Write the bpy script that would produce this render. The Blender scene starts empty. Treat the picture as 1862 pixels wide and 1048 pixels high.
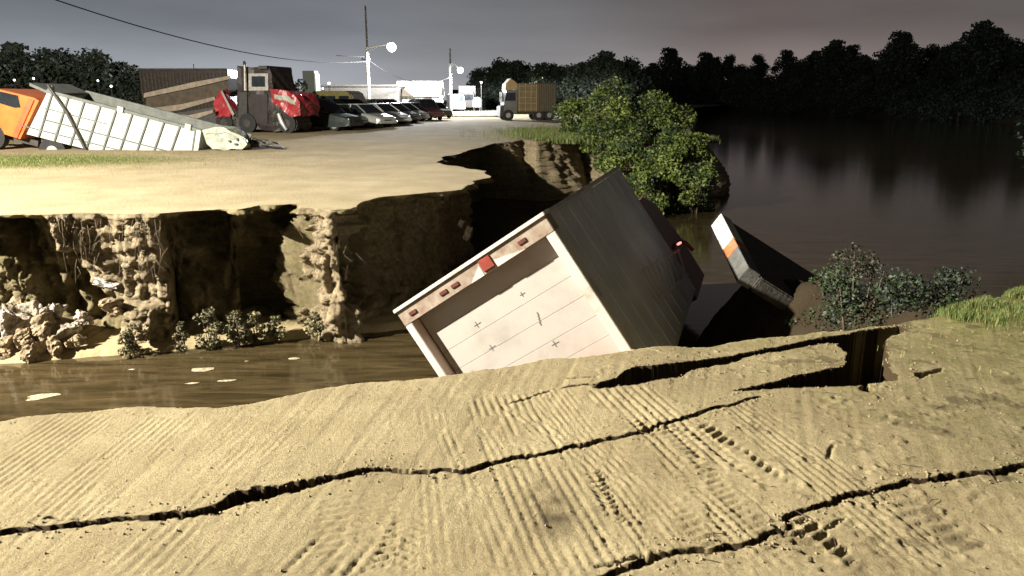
import bpy, bmesh, math, random
import numpy as np
from mathutils import Vector, Matrix, Quaternion
from mathutils.geometry import delaunay_2d_cdt
S = bpy.context.scene
COL = S.collection
PI = math.pi
# ------------------------------------------------------------------ camera
F = 1345.0; CH = 1.75; PITCH = math.atan((524 - 180) / F)
cam = bpy.data.cameras.new("camera"); camo = bpy.data.objects.new("camera", cam); COL.objects.link(camo)
cam.sensor_width = 36; cam.lens = F / 1862 * 36; cam.clip_end = 6000; cam.clip_start = .05
camo.location = (0, 0, CH); camo.rotation_euler = (PI / 2 - PITCH, 0, 0)
S.camera = camo
S.cycles.use_denoising = True
S.cycles.max_bounces = 5
S.cycles.transparent_max_bounces = 4
S.cycles.sample_clamp_indirect = 3
S.view_settings.view_transform = 'Standard'; S.view_settings.look = 'None'
S.view_settings.exposure = 0; S.view_settings.gamma = 1
# ------------------------------------------------------------------ night sky
W = bpy.data.worlds.new("World"); S.world = W; W.use_nodes = True
nt = W.node_tree; N = nt.nodes; N.clear(); Lk = nt.links
def nd(t, **k):
    n = N.new(t)
    for a, b in k.items(): setattr(n, a, b)
    return n
out = nd('ShaderNodeOutputWorld'); bg = nd('ShaderNodeBackground')
tc = nd('ShaderNodeTexCoord'); sep = nd('ShaderNodeSeparateXYZ')
Lk.new(tc.outputs['Generated'], sep.inputs[0])
az = nd('ShaderNodeValToRGB')      # colour across the sky from west (left) to east (right)
mr = nd('ShaderNodeMapRange'); mr.inputs[1].default_value = -.8; mr.inputs[2].default_value = .8
Lk.new(sep.outputs['X'], mr.inputs[0]); Lk.new(mr.outputs[0], az.inputs[0])
cr = az.color_ramp
cr.elements[0].position = .1; cr.elements[0].color = (.135, .15, .165, 1)
cr.elements[1].position = 1; cr.elements[1].color = (.070, .066, .062, 1)
for p, c in ((.38, (.155, .165, .18, 1)), (.52, (.135, .135, .14, 1)), (.68, (.118, .098, .092, 1))):
    e = cr.elements.new(p); e.color = c
el = nd('ShaderNodeValToRGB')      # town glow low over the horizon
Lk.new(sep.outputs['Z'], el.inputs[0])
er = el.color_ramp
er.elements[0].position = 0; er.elements[0].color = (2.1, 2.05, 2.0, 1)
er.elements[1].position = 1; er.elements[1].color = (.03, .03, .035, 1)
for p, c in ((.045, (1.65, 1.62, 1.62, 1)), (.085, (1.05, 1.05, 1.06, 1)), (.15, (.84, .84, .85, 1)), (.26, (.75, .75, .76, 1)), (.42, (.14, .14, .15, 1))):
    e = er.elements.new(p); e.color = c
mx = nd('ShaderNodeMix', data_type='RGBA', blend_type='MULTIPLY'); mx.inputs[0].default_value = 1
Lk.new(az.outputs[0], mx.inputs[6]); Lk.new(el.outputs[0], mx.inputs[7])
nz = nd('ShaderNodeTexNoise'); nz.inputs['Scale'].default_value = 3; nz.inputs['Detail'].default_value = 4
mp = nd('ShaderNodeMapping'); mp.inputs['Scale'].default_value = (1, 1, 5)
Lk.new(tc.outputs['Generated'], mp.inputs[0]); Lk.new(mp.outputs[0], nz.inputs[0])
m2 = nd('ShaderNodeMapRange'); m2.inputs[1].default_value = .3; m2.inputs[2].default_value = .7
m2.inputs[3].default_value = .84; m2.inputs[4].default_value = 1.16
Lk.new(nz.outputs[0], m2.inputs[0])
mm = nd('ShaderNodeVectorMath', operation='SCALE'); Lk.new(mx.outputs[2], mm.inputs[0]); Lk.new(m2.outputs[0], mm.inputs['Scale'])
Lk.new(mm.outputs[0], bg.inputs[0]); bg.inputs[1].default_value = 1.22
Lk.new(bg.outputs[0], out.inputs[0])
# ------------------------------------------------------------------ the site floodlight (on its mast left of the road)
FLOOD = Vector((-19.5, 3.0, 9.2))
def lamp(kind, name, loc, power, size, color):
    l = bpy.data.lights.new(name, kind); l.energy = power; l.color = color
    l.shadow_soft_size = size
    o = bpy.data.objects.new(name, l); COL.objects.link(o); o.location = loc
    return o
lamp('POINT', 'site_floodlight', FLOOD, 96000, .16, (1, .93, .80))

# ================================================================== helpers
def unray(px, py):
    x = (px - 931) / F; y = (524 - py) / F
    c, s = math.cos(PITCH), math.sin(PITCH)
    return Vector((x, c + y * s, -s + y * c))
def at(px, py, z=0.0):          # point of the level z seen at that place of the photo
    r = unray(px, py); t = (z - CH) / r.z
    return Vector((r.x * t, r.y * t, z))
def atd(px, py, Y):             # point at distance Y
    r = unray(px, py); t = Y / r.y
    return Vector((r.x * t, Y, CH + r.z * t))
def hsh(ix, iy, seed):
    n = (ix * 374761393 + iy * 668265263 + seed * 974634777) & 0xffffffff
    n = ((n ^ (n >> 13)) * 1274126177) & 0xffffffff
    return ((n ^ (n >> 16)) & 0xffff) / 65535.0
def vnoise(x, y, seed=0):
    x = np.asarray(x, float); y = np.asarray(y, float)
    ix = np.floor(x).astype(np.int64); iy = np.floor(y).astype(np.int64)
    fx = x - ix; fy = y - iy
    fx = fx * fx * (3 - 2 * fx); fy = fy * fy * (3 - 2 * fy)
    a = hsh(ix, iy, seed); b = hsh(ix + 1, iy, seed); c = hsh(ix, iy + 1, seed); d = hsh(ix + 1, iy + 1, seed)
    return (a * (1 - fx) + b * fx) * (1 - fy) + (c * (1 - fx) + d * fx) * fy - .5
def fbm(x, y, seed=0, o=4, g=.5):
    r = 0; a = 1; f = 1
    for k in range(o):
        r = r + a * vnoise(x * f, y * f, seed + k * 7); a *= g; f *= 2.03
    return r
def sstep(a, b, x):
    t = np.clip((x - a) / (b - a), 0, 1); return t * t * (3 - 2 * t)
def inpoly(X, Y, poly):
    r = np.zeros(X.shape, bool); n = len(poly)
    for i in range(n):
        x1, y1 = poly[i]; x2, y2 = poly[(i + 1) % n]
        if y1 == y2: continue
        c = ((y1 > Y) != (y2 > Y)) & (X < (x2 - x1) * (Y - y1) / (y2 - y1) + x1)
        r ^= c
    return r
def segdist(X, Y, pts, wid=None):
    D = np.full(X.shape, 1e9); Wd = np.zeros(X.shape)
    for i in range(len(pts) - 1):
        ax, ay = pts[i]; bx, by = pts[i + 1]
        dx, dy = bx - ax, by - ay; L = dx * dx + dy * dy + 1e-12
        t = np.clip(((X - ax) * dx + (Y - ay) * dy) / L, 0, 1)
        d = np.hypot(X - ax - t * dx, Y - ay - t * dy)
        m = d < D
        D[m] = d[m]
        if wid: Wd[m] = (wid[i] * (1 - t) + wid[i + 1] * t)[m]
    return D, Wd
def fract(pts, rng, amp=.12, lev=4, wid=None):
    pts = [tuple(p[:2]) for p in pts]
    w = list(wid) if wid else [0] * len(pts)
    for k in range(lev):
        q = []; qw = []
        for i in range(len(pts) - 1):
            a, b = pts[i], pts[i + 1]; d = math.hypot(b[0] - a[0], b[1] - a[1])
            j = rng.uniform(-amp, amp) * d
            q += [a, ((a[0] + b[0]) / 2 - (b[1] - a[1]) / (d + 1e-9) * j, (a[1] + b[1]) / 2 + (b[0] - a[0]) / (d + 1e-9) * j)]
            qw += [w[i], (w[i] + w[i + 1]) / 2 * rng.uniform(.7, 1.35)]
        q.append(pts[-1]); qw.append(w[-1]); pts = q; w = qw
    return pts, w
# ---- materials
MATS = {}
def mat(name, c1, c2=None, rough=.8, scale=6.0, bump=0.0, bscale=None, metal=0.0, spec=.5, stretch=(1, 1, 1), detail=5, lo=.35, hi=.65, coat=0.0):
    m = bpy.data.materials.new(name); m.use_nodes = True; MATS[name] = m
    t = m.node_tree; b = t.nodes['Principled BSDF']
    b.inputs['Roughness'].default_value = rough; b.inputs['Metallic'].default_value = metal
    b.inputs['Specular IOR Level'].default_value = spec; b.inputs['Coat Weight'].default_value = coat
    c2 = c2 or tuple(x * .7 for x in c1)
    tcn = t.nodes.new('ShaderNodeTexCoord'); mpn = t.nodes.new('ShaderNodeMapping'); mpn.inputs['Scale'].default_value = stretch
    t.links.new(tcn.outputs['Object'], mpn.inputs[0])
    nn = t.nodes.new('ShaderNodeTexNoise'); nn.inputs['Scale'].default_value = scale; nn.inputs['Detail'].default_value = detail
    nn.inputs['Roughness'].default_value = .65
    t.links.new(mpn.outputs[0], nn.inputs[0])
    r = t.nodes.new('ShaderNodeValToRGB'); r.color_ramp.elements[0].position = lo; r.color_ramp.elements[1].position = hi
    r.color_ramp.elements[0].color = (*c2, 1); r.color_ramp.elements[1].color = (*c1, 1)
    t.links.new(nn.outputs[0], r.inputs[0]); t.links.new(r.outputs[0], b.inputs['Base Color'])
    if bump:
        n2 = t.nodes.new('ShaderNodeTexNoise'); n2.inputs['Scale'].default_value = bscale or scale * 4; n2.inputs['Detail'].default_value = 6
        t.links.new(mpn.outputs[0], n2.inputs[0])
        bm_ = t.nodes.new('ShaderNodeBump'); bm_.inputs['Strength'].default_value = 1; bm_.inputs['Distance'].default_value = bump
        t.links.new(n2.outputs[0], bm_.inputs['Height']); t.links.new(bm_.outputs[0], b.inputs['Normal'])
    return m
def emis(name, c, s):
    m = bpy.data.materials.new(name); m.use_nodes = True; t = m.node_tree; b = t.nodes['Principled BSDF']
    b.inputs['Base Color'].default_value = (*c, 1); b.inputs['Emission Color'].default_value = (*c, 1); b.inputs['Emission Strength'].default_value = s
    MATS[name] = m; return m
# ---- mesh builder
class MB:
    def __init__(s): s.v = []; s.f = []; s.mi = []
    def add(s, vs, fs, mi=0):
        o = len(s.v); s.v += [tuple(v) for v in vs]; s.f += [tuple(i + o for i in f) for f in fs]; s.mi += [mi] * len(fs)
        return s
    def box(s, c, d, M=None, mi=0, bev=0):
        x, y, z = d[0] / 2, d[1] / 2, d[2] / 2
        if bev:
            b = min(bev, x * .9, y * .9, z * .9); bm = bmesh.new(); bmesh.ops.create_cube(bm, size=1)
            for v in bm.verts: v.co = Vector((v.co.x * 2 * x, v.co.y * 2 * y, v.co.z * 2 * z))
            bmesh.ops.bevel(bm, geom=bm.edges[:], offset=b, segments=2, affect='EDGES')
            vs = [v.co.copy() + Vector(c) for v in bm.verts]; fs = [tuple(v.index for v in f.verts) for f in bm.faces]; bm.free()
        else:
            vs = [Vector((c[0] + i * x, c[1] + j * y, c[2] + k * z)) for i in (-1, 1) for j in (-1, 1) for k in (-1, 1)]
            fs = [(0, 1, 3, 2), (4, 6, 7, 5), (0, 4, 5, 1), (2, 3, 7, 6), (0, 2, 6, 4), (1, 5, 7, 3)]
        if M: vs = [M @ v for v in vs]
        return s.add(vs, fs, mi)
    def prism(s, poly, a, b, ax='y', mi=0, M=None):
        n = len(poly); vs = []
        for t in (a, b):
            for p in poly: vs.append(Vector((p[0], t, p[1])) if ax == 'y' else (Vector((p[0], p[1], t)) if ax == 'z' else Vector((t, p[0], p[1]))))
        fs = [tuple(range(n)), tuple(range(2 * n - 1, n - 1, -1))] + [(i, i + n, (i + 1) % n + n, (i + 1) % n) for i in range(n)]
        if M: vs = [M @ v for v in vs]
        return s.add(vs, fs, mi)
    def tube(s, pts, r, n=8, mi=0, cap=True):
        pts = [Vector(p) for p in pts]; rs = r if isinstance(r, (list, tuple)) else [r] * len(pts); vs = []
        for i, p in enumerate(pts):
            d = (pts[min(i + 1, len(pts) - 1)] - pts[max(i - 1, 0)]).normalized()
            u = d.orthogonal().normalized() if abs(d.z) > .9 else d.cross(Vector((0, 0, 1))).normalized()
            w = d.cross(u)
            for k in range(n):
                a = 2 * PI * k / n; vs.append(p + (u * math.cos(a) + w * math.sin(a)) * rs[i])
        fs = [(i * n + k, i * n + (k + 1) % n, (i + 1) * n + (k + 1) % n, (i + 1) * n + k) for i in range(len(pts) - 1) for k in range(n)]
        if cap: fs += [tuple(range(n)), tuple(range(len(vs) - 1, len(vs) - n - 1, -1))]
        return s.add(vs, fs, mi)
    def build(s, name, mats, parent=None, loc=None, smooth=False, crumple=0, cf=2.2):
        me = bpy.data.meshes.new(name); me.from_pydata(s.v, [], s.f)
        for m in (mats if isinstance(mats, (list, tuple)) else [mats]): me.materials.append(m)
        if any(s.mi): me.polygons.foreach_set('material_index', s.mi)
        if smooth: me.polygons.foreach_set('use_smooth', [True] * len(s.f))
        me.update()
        bm = bmesh.new(); bm.from_mesh(me); bmesh.ops.recalc_face_normals(bm, faces=bm.faces[:])
        if crumple:
            bmesh.ops.triangulate(bm, faces=bm.faces[:])
            for _ in range(3):
                lim = .16; es = [e for e in bm.edges if e.calc_length() > lim]
                if es: bmesh.ops.subdivide_edges(bm, edges=es, cuts=1); bmesh.ops.triangulate(bm, faces=bm.faces[:])
            for v in bm.verts:
                x_, y_, z_ = v.co
                v.co += Vector((float(fbm(x_ * cf + z_, y_ * cf + z_ * cf, 3, 3)), float(fbm(x_ * cf, z_ * cf + y_, 9, 3)), float(fbm(y_ * cf + x_ * cf, z_ * cf, 15, 3)))) * crumple
        bm.to_mesh(me); bm.free()
        o = bpy.data.objects.new(name, me); COL.objects.link(o)
        if parent: o.parent = parent
        if loc is not None: o.location = loc
        return o
def tag(o, label=None, cat=None, group=None, kind=None):
    for k, v in (('label', label), ('category', cat), ('group', group), ('kind', kind)):
        if v: o[k] = v
    return o
def empty(name, loc, label, cat, group=None, rz=0):
    o = bpy.data.objects.new(name, None); COL.objects.link(o); o.location = loc; o.rotation_euler = (0, 0, rz); o.empty_display_size = .3
    return tag(o, label, cat, group)
def copy_tree(o, parent=None):
    c = o.copy(); COL.objects.link(c); c.parent = parent
    for ch in list(o.children): copy_tree(ch, c)
    return c
def npmesh(name, V, FQ, mats, smooth=True):
    me = bpy.data.meshes.new(name); V = np.asarray(V, np.float32); FQ = np.asarray(FQ, np.int32); k = FQ.shape[1]
    me.vertices.add(len(V)); me.vertices.foreach_set('co', V.ravel())
    me.loops.add(FQ.size); me.loops.foreach_set('vertex_index', FQ.ravel())
    me.polygons.add(len(FQ)); me.polygons.foreach_set('loop_start', np.arange(0, FQ.size, k, dtype=np.int32))
    me.polygons.foreach_set('loop_total', np.full(len(FQ), k, np.int32))
    if smooth: me.polygons.foreach_set('use_smooth', np.ones(len(FQ), bool))
    me.update(calc_edges=True); me.validate()
    for m in (mats if isinstance(mats, (list, tuple)) else [mats]): me.materials.append(m)
    o = bpy.data.objects.new(name, me); COL.objects.link(o); return o
def attr(o, name, vals):
    a = o.data.attributes.new(name, 'FLOAT', 'POINT'); a.data.foreach_set('value', np.asarray(vals, np.float32).ravel())
def gridfaces(nx, ny):
    i = np.arange(nx * ny).reshape(ny, nx)
    return np.stack([i[:-1, :-1], i[:-1, 1:], i[1:, 1:], i[1:, :-1]], -1).reshape(-1, 4)

# ---- soil material (grass and damp attributes are masks for ground cover, stains and painted shade)
def soil(name, c1, c2, gr1=(.10, .12, .03), gr2=(.20, .19, .06), bump=.012, bs=60, fs=2.2):
    m = bpy.data.materials.new(name); m.use_nodes = True; t = m.node_tree; b = t.nodes['Principled BSDF']
    b.inputs['Roughness'].default_value = .95; b.inputs['Specular IOR Level'].default_value = .15
    g = t.nodes.new('ShaderNodeNewGeometry')
    def noise(sc, det=6, ro=.65):
        n = t.nodes.new('ShaderNodeTexNoise'); n.inputs['Scale'].default_value = sc; n.inputs['Detail'].default_value = det; n.inputs['Roughness'].default_value = ro
        t.links.new(g.outputs['Position'], n.inputs[0]); return n
    def ramp(i, a, b_, p=.35, q=.65):
        r = t.nodes.new('ShaderNodeValToRGB'); r.color_ramp.elements[0].position = p; r.color_ramp.elements[1].position = q
        r.color_ramp.elements[0].color = (*a, 1); r.color_ramp.elements[1].color = (*b_, 1); t.links.new(i, r.inputs[0]); return r
    def mix(f, a, b_, bt='MIX'):
        x = t.nodes.new('ShaderNodeMix'); x.data_type = 'RGBA'; x.blend_type = bt
        if isinstance(f, float): x.inputs[0].default_value = f
        else: t.links.new(f, x.inputs[0])
        t.links.new(a, x.inputs[6]); t.links.new(b_, x.inputs[7]); return x.outputs[2]
    base = ramp(noise(fs).outputs[0], c2, c1).outputs[0]
    fine = ramp(noise(45, 3, .8).outputs[0], (.72, .70, .66), (1.12, 1.12, 1.12), .3, .62).outputs[0]
    base = mix(.8, base, fine, 'MULTIPLY')
    big = ramp(noise(.35, 3).outputs[0], (.8, .8, .78), (1.08, 1.07, 1.05)).outputs[0]
    base = mix(.8, base, big, 'MULTIPLY')
    grc = ramp(noise(9).outputs[0], gr1, gr2).outputs[0]
    a = t.nodes.new('ShaderNodeAttribute'); a.attribute_name = 'grass'
    gn = noise(5, 8, .75); ad = t.nodes.new('ShaderNodeMath'); ad.operation = 'ADD'; t.links.new(a.outputs['Fac'], ad.inputs[0]); t.links.new(gn.outputs[0], ad.inputs[1])
    mrr = t.nodes.new('ShaderNodeMapRange'); mrr.inputs[1].default_value = .75; mrr.inputs[2].default_value = 1.25; t.links.new(ad.outputs[0], mrr.inputs[0])
    base = mix(mrr.outputs[0], base, grc)
    d = t.nodes.new('ShaderNodeAttribute'); d.attribute_name = 'damp_shade'
    dk = t.nodes.new('ShaderNodeRGB'); dk.outputs[0].default_value = (.055, .038, .020, 1)  # dark tone of damp stains and of shade painted into hollows
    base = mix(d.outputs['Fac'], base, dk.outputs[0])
    t.links.new(base, b.inputs['Base Color'])
    bn = noise(bs, 8, .75); bp = t.nodes.new('ShaderNodeBump'); bp.inputs['Distance'].default_value = bump
    t.links.new(bn.outputs[0], bp.inputs['Height']); t.links.new(bp.outputs[0], b.inputs['Normal'])
    return m
M_SAND = soil('sandy_road', (.41, .345, .205), (.33, .27, .155), bump=.012, bs=85)
M_FAR = soil('packed_dirt', (.46, .385, .25), (.38, .315, .19), bump=.03, bs=14, fs=1.2)
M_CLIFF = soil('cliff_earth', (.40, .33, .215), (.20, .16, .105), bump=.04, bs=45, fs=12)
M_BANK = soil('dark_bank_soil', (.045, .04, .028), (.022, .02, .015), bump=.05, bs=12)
rng = random.Random(7)

# ================================================================== foreground road
lip_px = [(-700, 800), (-300, 775), (0, 762), (120, 752), (270, 740), (400, 743), (450, 736), (500, 726), (600, 705), (700, 697), (810, 685), (880, 671), (960, 660), (1150, 640),
          (1240, 622), (1350, 608), (1500, 594), (1640, 582), (1740, 560), (1862, 528), (2000, 490), (2400, 440)]
lip = [at(*p) for p in lip_px]
lx = np.array([p.x for p in lip]); ly = np.array([p.y for p in lip])
gx = np.concatenate([-5 - np.geomspace(.1, 60, 26)[::-1], np.arange(-5, -3.5, .03), np.arange(-3.5, 5.2, .0105), np.arange(5.2, 7, .04), 7 + np.geomspace(.08, 60, 26)])
gy = np.concatenate([1.9 - np.geomspace(.05, 60, 26)[::-1], np.arange(1.9, 6.3, .0105), np.arange(6.3, 9, .03), np.arange(9, 16, .15)])
X, Y = np.meshgrid(gx, gy)
edge = np.interp(X, lx, ly)
edge = edge + .10 * fbm(X * 2.2, X * 0 + 3.3, 5, 5) + .012 * fbm(X * 7, Y * 7, 9, 3)
Z = .035 * fbm(X * .6, Y * .6, 11, 2) * sstep(0, .5, edge - Y) + .003 * fbm(X * 6, Y * 6, 21, 4)
# slight raking of the surface along the road direction
Z += .0038 * fbm((X - .16 * Y - .06 * X * Y) * 34, Y * .9, 31, 4) * sstep(-.25, .2, fbm(X * .9, Y * .9, 61, 2) + .1)
Z += .0022 * fbm(X * 38, Y * 38, 33, 2)
# clods
cl = fbm(X * 22, Y * 22, 41, 2); Z += .008 * np.clip(cl - .30, 0, 1) * 4 * (.3 + .7 * sstep(-.6, 1.8, X))
# wheel and track prints: (px start, px end, width m, grooves, depth, lug pitch or 0)
tracks = [((903, 712), (1085, 1075), .42, 9, .020, 0), ((1120, 700), (1300, 875), .42, 8, .022, 0), ((1262, 770), (1440, 905), .18, 2, .038, .06),
          ((1330, 765), (1500, 880), .18, 2, .030, .06), ((1425, 940), (1560, 1060), .22, 2, .048, .06), ((1275, 895), (1400, 1010), .34, 8, .024, 0),
          ((1490, 715), (1640, 800), .34, 5, .016, .09), ((1655, 720), (1800, 785), .30, 4, .020, .08), ((1090, 830), (1280, 1060), .36, 8, .013, 0),
          ((-60, 900), (175, 742), .42, 10, .014, 0), ((90, 960), (345, 735), .36, 9, .012, 0), ((560, 1060), (660, 950), .34, 6, .020, 0), ((-40, 1010), (120, 850), .5, 9, .010, 0),
          ((700, 1040), (748, 925), .16, 3, .026, .05), ((1010, 720), (1090, 800), .3, 7, .014, 0), ((840, 760), (980, 1060), .34, 8, .013, 0), ((760, 740), (800, 1060), .36, 9, .008, 0),
          ((250, 1060), (420, 880), .4, 8, .011, 0), ((400, 860), (520, 745), .35, 8, .008, 0), ((620, 1060), (650, 880), .34, 6, .011, .05), ((930, 720), (1150, 900), .26, 6, .012, 0),
          ((1080, 850), (1130, 960), .08, 1, .045, .04), ((1160, 900), (1300, 1060), .34, 7, .012, .05), ((1560, 900), (1760, 1060), .5, 7, .014, .07),
          ((1640, 860), (1862, 980), .4, 5, .012, .08), ((1150, 760), (1215, 830), .07, 1, .05, .05), ((1380, 1000), (1450, 1060), .3, 6, .02, 0), ((1000, 700), (1250, 1060), .28, 8, .012, 0), ((1330, 735), (1740, 1060), .3, 7, .015, 0), ((1180, 760), (1420, 1060), .22, 5, .014, .05)]
for k, (a, b, w, n, dp, lug) in enumerate(tracks):
    A = at(*a); B = at(*b); d = (B - A); L = d.length; d.normalize()
    U = (X - A.x) * d.x + (Y - A.y) * d.y; V = (X - A.x) * (-d.y) + (Y - A.y) * d.x
    V = V + .012 * np.sin(U * 1.9 + k)
    m = sstep(-.02, .1, U) * sstep(-.02, .25, L - U) * sstep(-.01, .012, w / 2 - np.abs(V))
    ph = V / w * n
    if lug:
        s = np.sign(V); g = .5 - .5 * np.cos(2 * PI * (U / lug + np.abs(V) / w * 1.2 + .25 * s))
        prof = -dp * (g > .55) * (np.abs(V) > w * .06) * (np.abs(V) < w * .46) + dp * .25 * (g < .3)
    else:
        prof = -dp * np.clip(np.cos(2 * PI * ph) * .9 + .15, 0, 1) ** 1.4 + dp * .25 * np.clip(-np.cos(2 * PI * ph), 0, 1)
        prof = prof * (.75 + .25 * np.sin(U * 2 * PI / .045))
    wear = sstep(-.28, .05, fbm(U * 2.2 + k * 9, V * 9, 71 + k, 4))
    Z += prof * m * wear * .43
# cracks
damp_shade = np.zeros_like(X)
cracks = [([(-60, 982), (0, 975), (130, 960), (230, 948), (320, 938), (400, 925), (440, 905), (520, 892), (600, 872), (682, 857), (760, 860), (850, 856), (930, 832), (1030, 812), (1120, 795), (1190, 778), (1250, 760), (1310, 742), (1360, 728), (1440, 722)],
           [.03, .035, .035, .04, .05, .07, .13, .09, .045, .028, .03, .035, .03, .025, .025, .022, .03, .02, .012, .0], .30),
          ([(1070, 1060), (1130, 1035), (1200, 1010), (1290, 1003), (1370, 990), (1440, 965), (1430, 945), (1500, 922), (1560, 902), (1610, 893), (1700, 876), (1800, 866), (1862, 852), (2000, 835)],
           [.03, .025, .02, .022, .025, .014, .02, .022, .045, .03, .035, .038, .03, .03], .25),
          ([(930, 728), (980, 712), (1040, 700), (1090, 697)], [.008, .01, .012, .02], .08),
          ([(985, 690), (1040, 686), (1085, 684)], [.0, .01, .012], .06),
          ([(1200, 1010), (1120, 1022), (1060, 1036)], [.02, .015, .0], .06), ([(1500, 860), (1510, 820), (1518, 800)], [.0, .012, .0], .04),
          ([(60, 948), (100, 944), (150, 950), (240, 953)], [.0, .012, .008, .0], .05),
          ([(1380, 985), (1460, 972), (1520, 955), (1560, 930)], [.0, .012, .010, .0], .05),
          ([(740, 866), (820, 868)], [.0, .01], .03)]
for pts, wd, dp in cracks:
    P = [at(*p) for p in pts]; q, w = fract(P, rng, .09, 4, wd)
    xs = [p[0] for p in q]; ys = [p[1] for p in q]
    i0, i1 = np.searchsorted(gx, (min(xs) - .2, max(xs) + .2)); j0, j1 = np.searchsorted(gy, (min(ys) - .2, max(ys) + .2))
    sl = (slice(j0, j1), slice(i0, i1)); D, Wd = segdist(X[sl], Y[sl], q, w)
    hw = Wd * .40 * (1 + .5 * vnoise(X[sl] * 40, Y[sl] * 40, 3)); Z[sl] += .002 * np.exp(-(np.maximum(D - hw, 0) / .05) ** 2)
    cm_ = sstep(-.004, .008, hw - D) * (hw > .003); Z[sl] -= dp * 1.6 * cm_; damp_shade[sl] = np.maximum(damp_shade[sl], cm_)  # crack interiors darkened in colour to read as shade
holes = [([(1080, 703), (1120, 683), (1160, 667), (1245, 656), (1330, 640), (1400, 625), (1470, 611), (1540, 597), (1548, 614), (1480, 620), (1400, 634), (1340, 650), (1265, 668), (1235, 684), (1150, 699)], .75),
         ([(1530, 600), (1570, 588), (1640, 583), (1655, 590), (1620, 602), (1608, 640), (1620, 665), (1624, 692), (1560, 704), (1450, 708), (1335, 711), (1400, 697), (1470, 681), (1537, 664), (1540, 640), (1526, 622)], 1.3),
         ([(1662, 682), (1690, 672), (1712, 668), (1700, 680), (1672, 688)], .07), ([(1568, 708), (1582, 700), (1590, 712), (1578, 716)], .05)]
wx = .045 * fbm(X * 6, Y * 6, 91, 4, .55); wy = .03 * fbm(X * 6, Y * 6, 95, 4, .55)
for pts, dp in holes:
    P = [at(*p) for p in pts]; poly = [(p.x, p.y) for p in P]
    ins = inpoly(X + wx, Y + wy, poly); damp_shade = np.where(ins, 1.0, damp_shade); Z = np.where(ins, Z - dp * (1 + .3 * fbm(X * 6, Y * 6, 3, 5, .6)), Z)  # pit floors take the full dark tone as painted shade
# slab beyond the long crack has settled and leans to the river
nearedge = sstep(1.1, 0.0, edge - Y) * sstep(.9, 1.6, X) * sstep(4.2, 3.4, X)
subs = np.zeros_like(X)
Z -= .05 * nearedge
dirt_r = sstep(-.6, 1.8, X + .3 * fbm(X, Y, 88, 3))
k = 1.3 + 12 * sstep(3.4, 2.6, X)
dropn = np.clip((Y - edge) * k, 0, 2.9)
Z = np.where(Y > edge, -.05 * nearedge - dropn + .12 * fbm(X * 3, Y * 3, 51, 4) * np.clip(dropn, 0, 1), Z)
st = at(990, 915); damp_shade = damp_shade + .9 * np.exp(-(((X - st.x) / .12) ** 2 + ((Y - st.y) / .19) ** 2)) * (.7 + fbm(X * 14, Y * 14, 4, 3))
for sp in [(1010, 950), (1800, 650), (1740, 700)]:
    s_ = at(*sp); damp_shade += .25 * np.exp(-(((X - s_.x) / .15) ** 2 + ((Y - s_.y) / .1) ** 2))
damp_shade += .45 * sstep(.26, .5, fbm(X * 6, Y * 6, 44, 5, .6)) * (.15 + .85 * sstep(.2, 2.2, X)) + .16 * sstep(-.1, .4, fbm(X * .9, Y * .9, 46, 4)) * sstep(-2, 1, X)
damp_shade = np.clip(damp_shade, 0, 1)
zmin = Z.copy()
for dj, di in ((0, 1), (0, -1), (1, 0), (-1, 0)): zmin = np.minimum(zmin, np.roll(np.roll(Z, dj, 0), di, 1))
damp_shade = np.maximum(damp_shade, (Z - zmin > .10) * 1. * (Y < edge - .05))  # steep rims darkened too, extending the painted shade of cracks and pits
fg = npmesh('road', np.stack([X, Y, Z], -1).reshape(-1, 3), gridfaces(len(gx), len(gy)), M_SAND)
tag(fg, kind='structure')
attr(fg, 'grass', (.55 * sstep(.2, 2.6, X + .35 * (Y - 3.5)) + .25 * sstep(2.4, 3.8, X) + .45 * sstep(3.2, 4.2, X) * sstep(1.2, .2, edge - Y)) * .62)
attr(fg, 'damp_shade', damp_shade)

# ================================================================== far yard and its collapsed edge
E1 = [(-1500, 440), (-900, 420), (-400, 402), (-100, 393), (0, 391), (80, 389), (130, 386), (290, 386), (350, 381), (400, 378), (430, 380), (470, 373), (540, 371), (552, 377), (600, 381),
      (638, 379), (652, 371), (664, 366), (700, 358), (780, 350), (840, 345), (860, 334), (893, 321), (885, 311), (845, 305), (812, 300), (802, 296), (806, 288), (830, 280), (850, 272), (900, 260), (950, 254), (975, 258), (1000, 256), (1045, 247)]
EP = [at(*p) for p in E1] + [Vector(p) for p in ((5, 33, 0), (8.2, 33, 0), (9.3, 37, 0), (12, 60, 0), (17, 90, 0), (30, 140, 0), (60, 220, 0), (110, 320, 0))]
rng = random.Random(3)
ed = []
for i in range(len(EP) - 1):
    a, b = EP[i], EP[i + 1]; dist = (a + b).length / 2; L = (b - a).length
    step = .045 if dist < 20 else (.14 if dist < 36 else 2.5)
    if a.x < -9.5: step = .5
    lv = max(0, int(math.ceil(math.log2(max(L / step, 1)))))
    q, _ = fract([a, b], rng, .10 if L < 3 else .05, lv)
    ed += q[:-1]
ed.append(tuple(EP[-1][:2]))
ed = np.array(ed)
def zfar(x, y):
    return .035 * fbm(x * .5, y * .5, 14, 3) + .10 * fbm(x * .08, y * .08, 15, 2)
outer = [(900, 900), (-900, 900), (-900, ed[0][1])]
loop = [tuple(p) for p in ed] + outer
pts = []
yl = 10.5
while yl < 890:
    stp = max(.16, yl * .018); u = -1.5
    nxt = yl + stp
    uu = np.arange(-1.5, 1.5, .022 if yl < 100 else .05)
    for q in uu: pts.append((yl * q + rng.uniform(-.3, .3) * stp, yl + rng.uniform(-.3, .3) * stp))
    yl = nxt
pts = np.array(pts)
ins = inpoly(pts[:, 0], pts[:, 1], loop)
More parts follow.
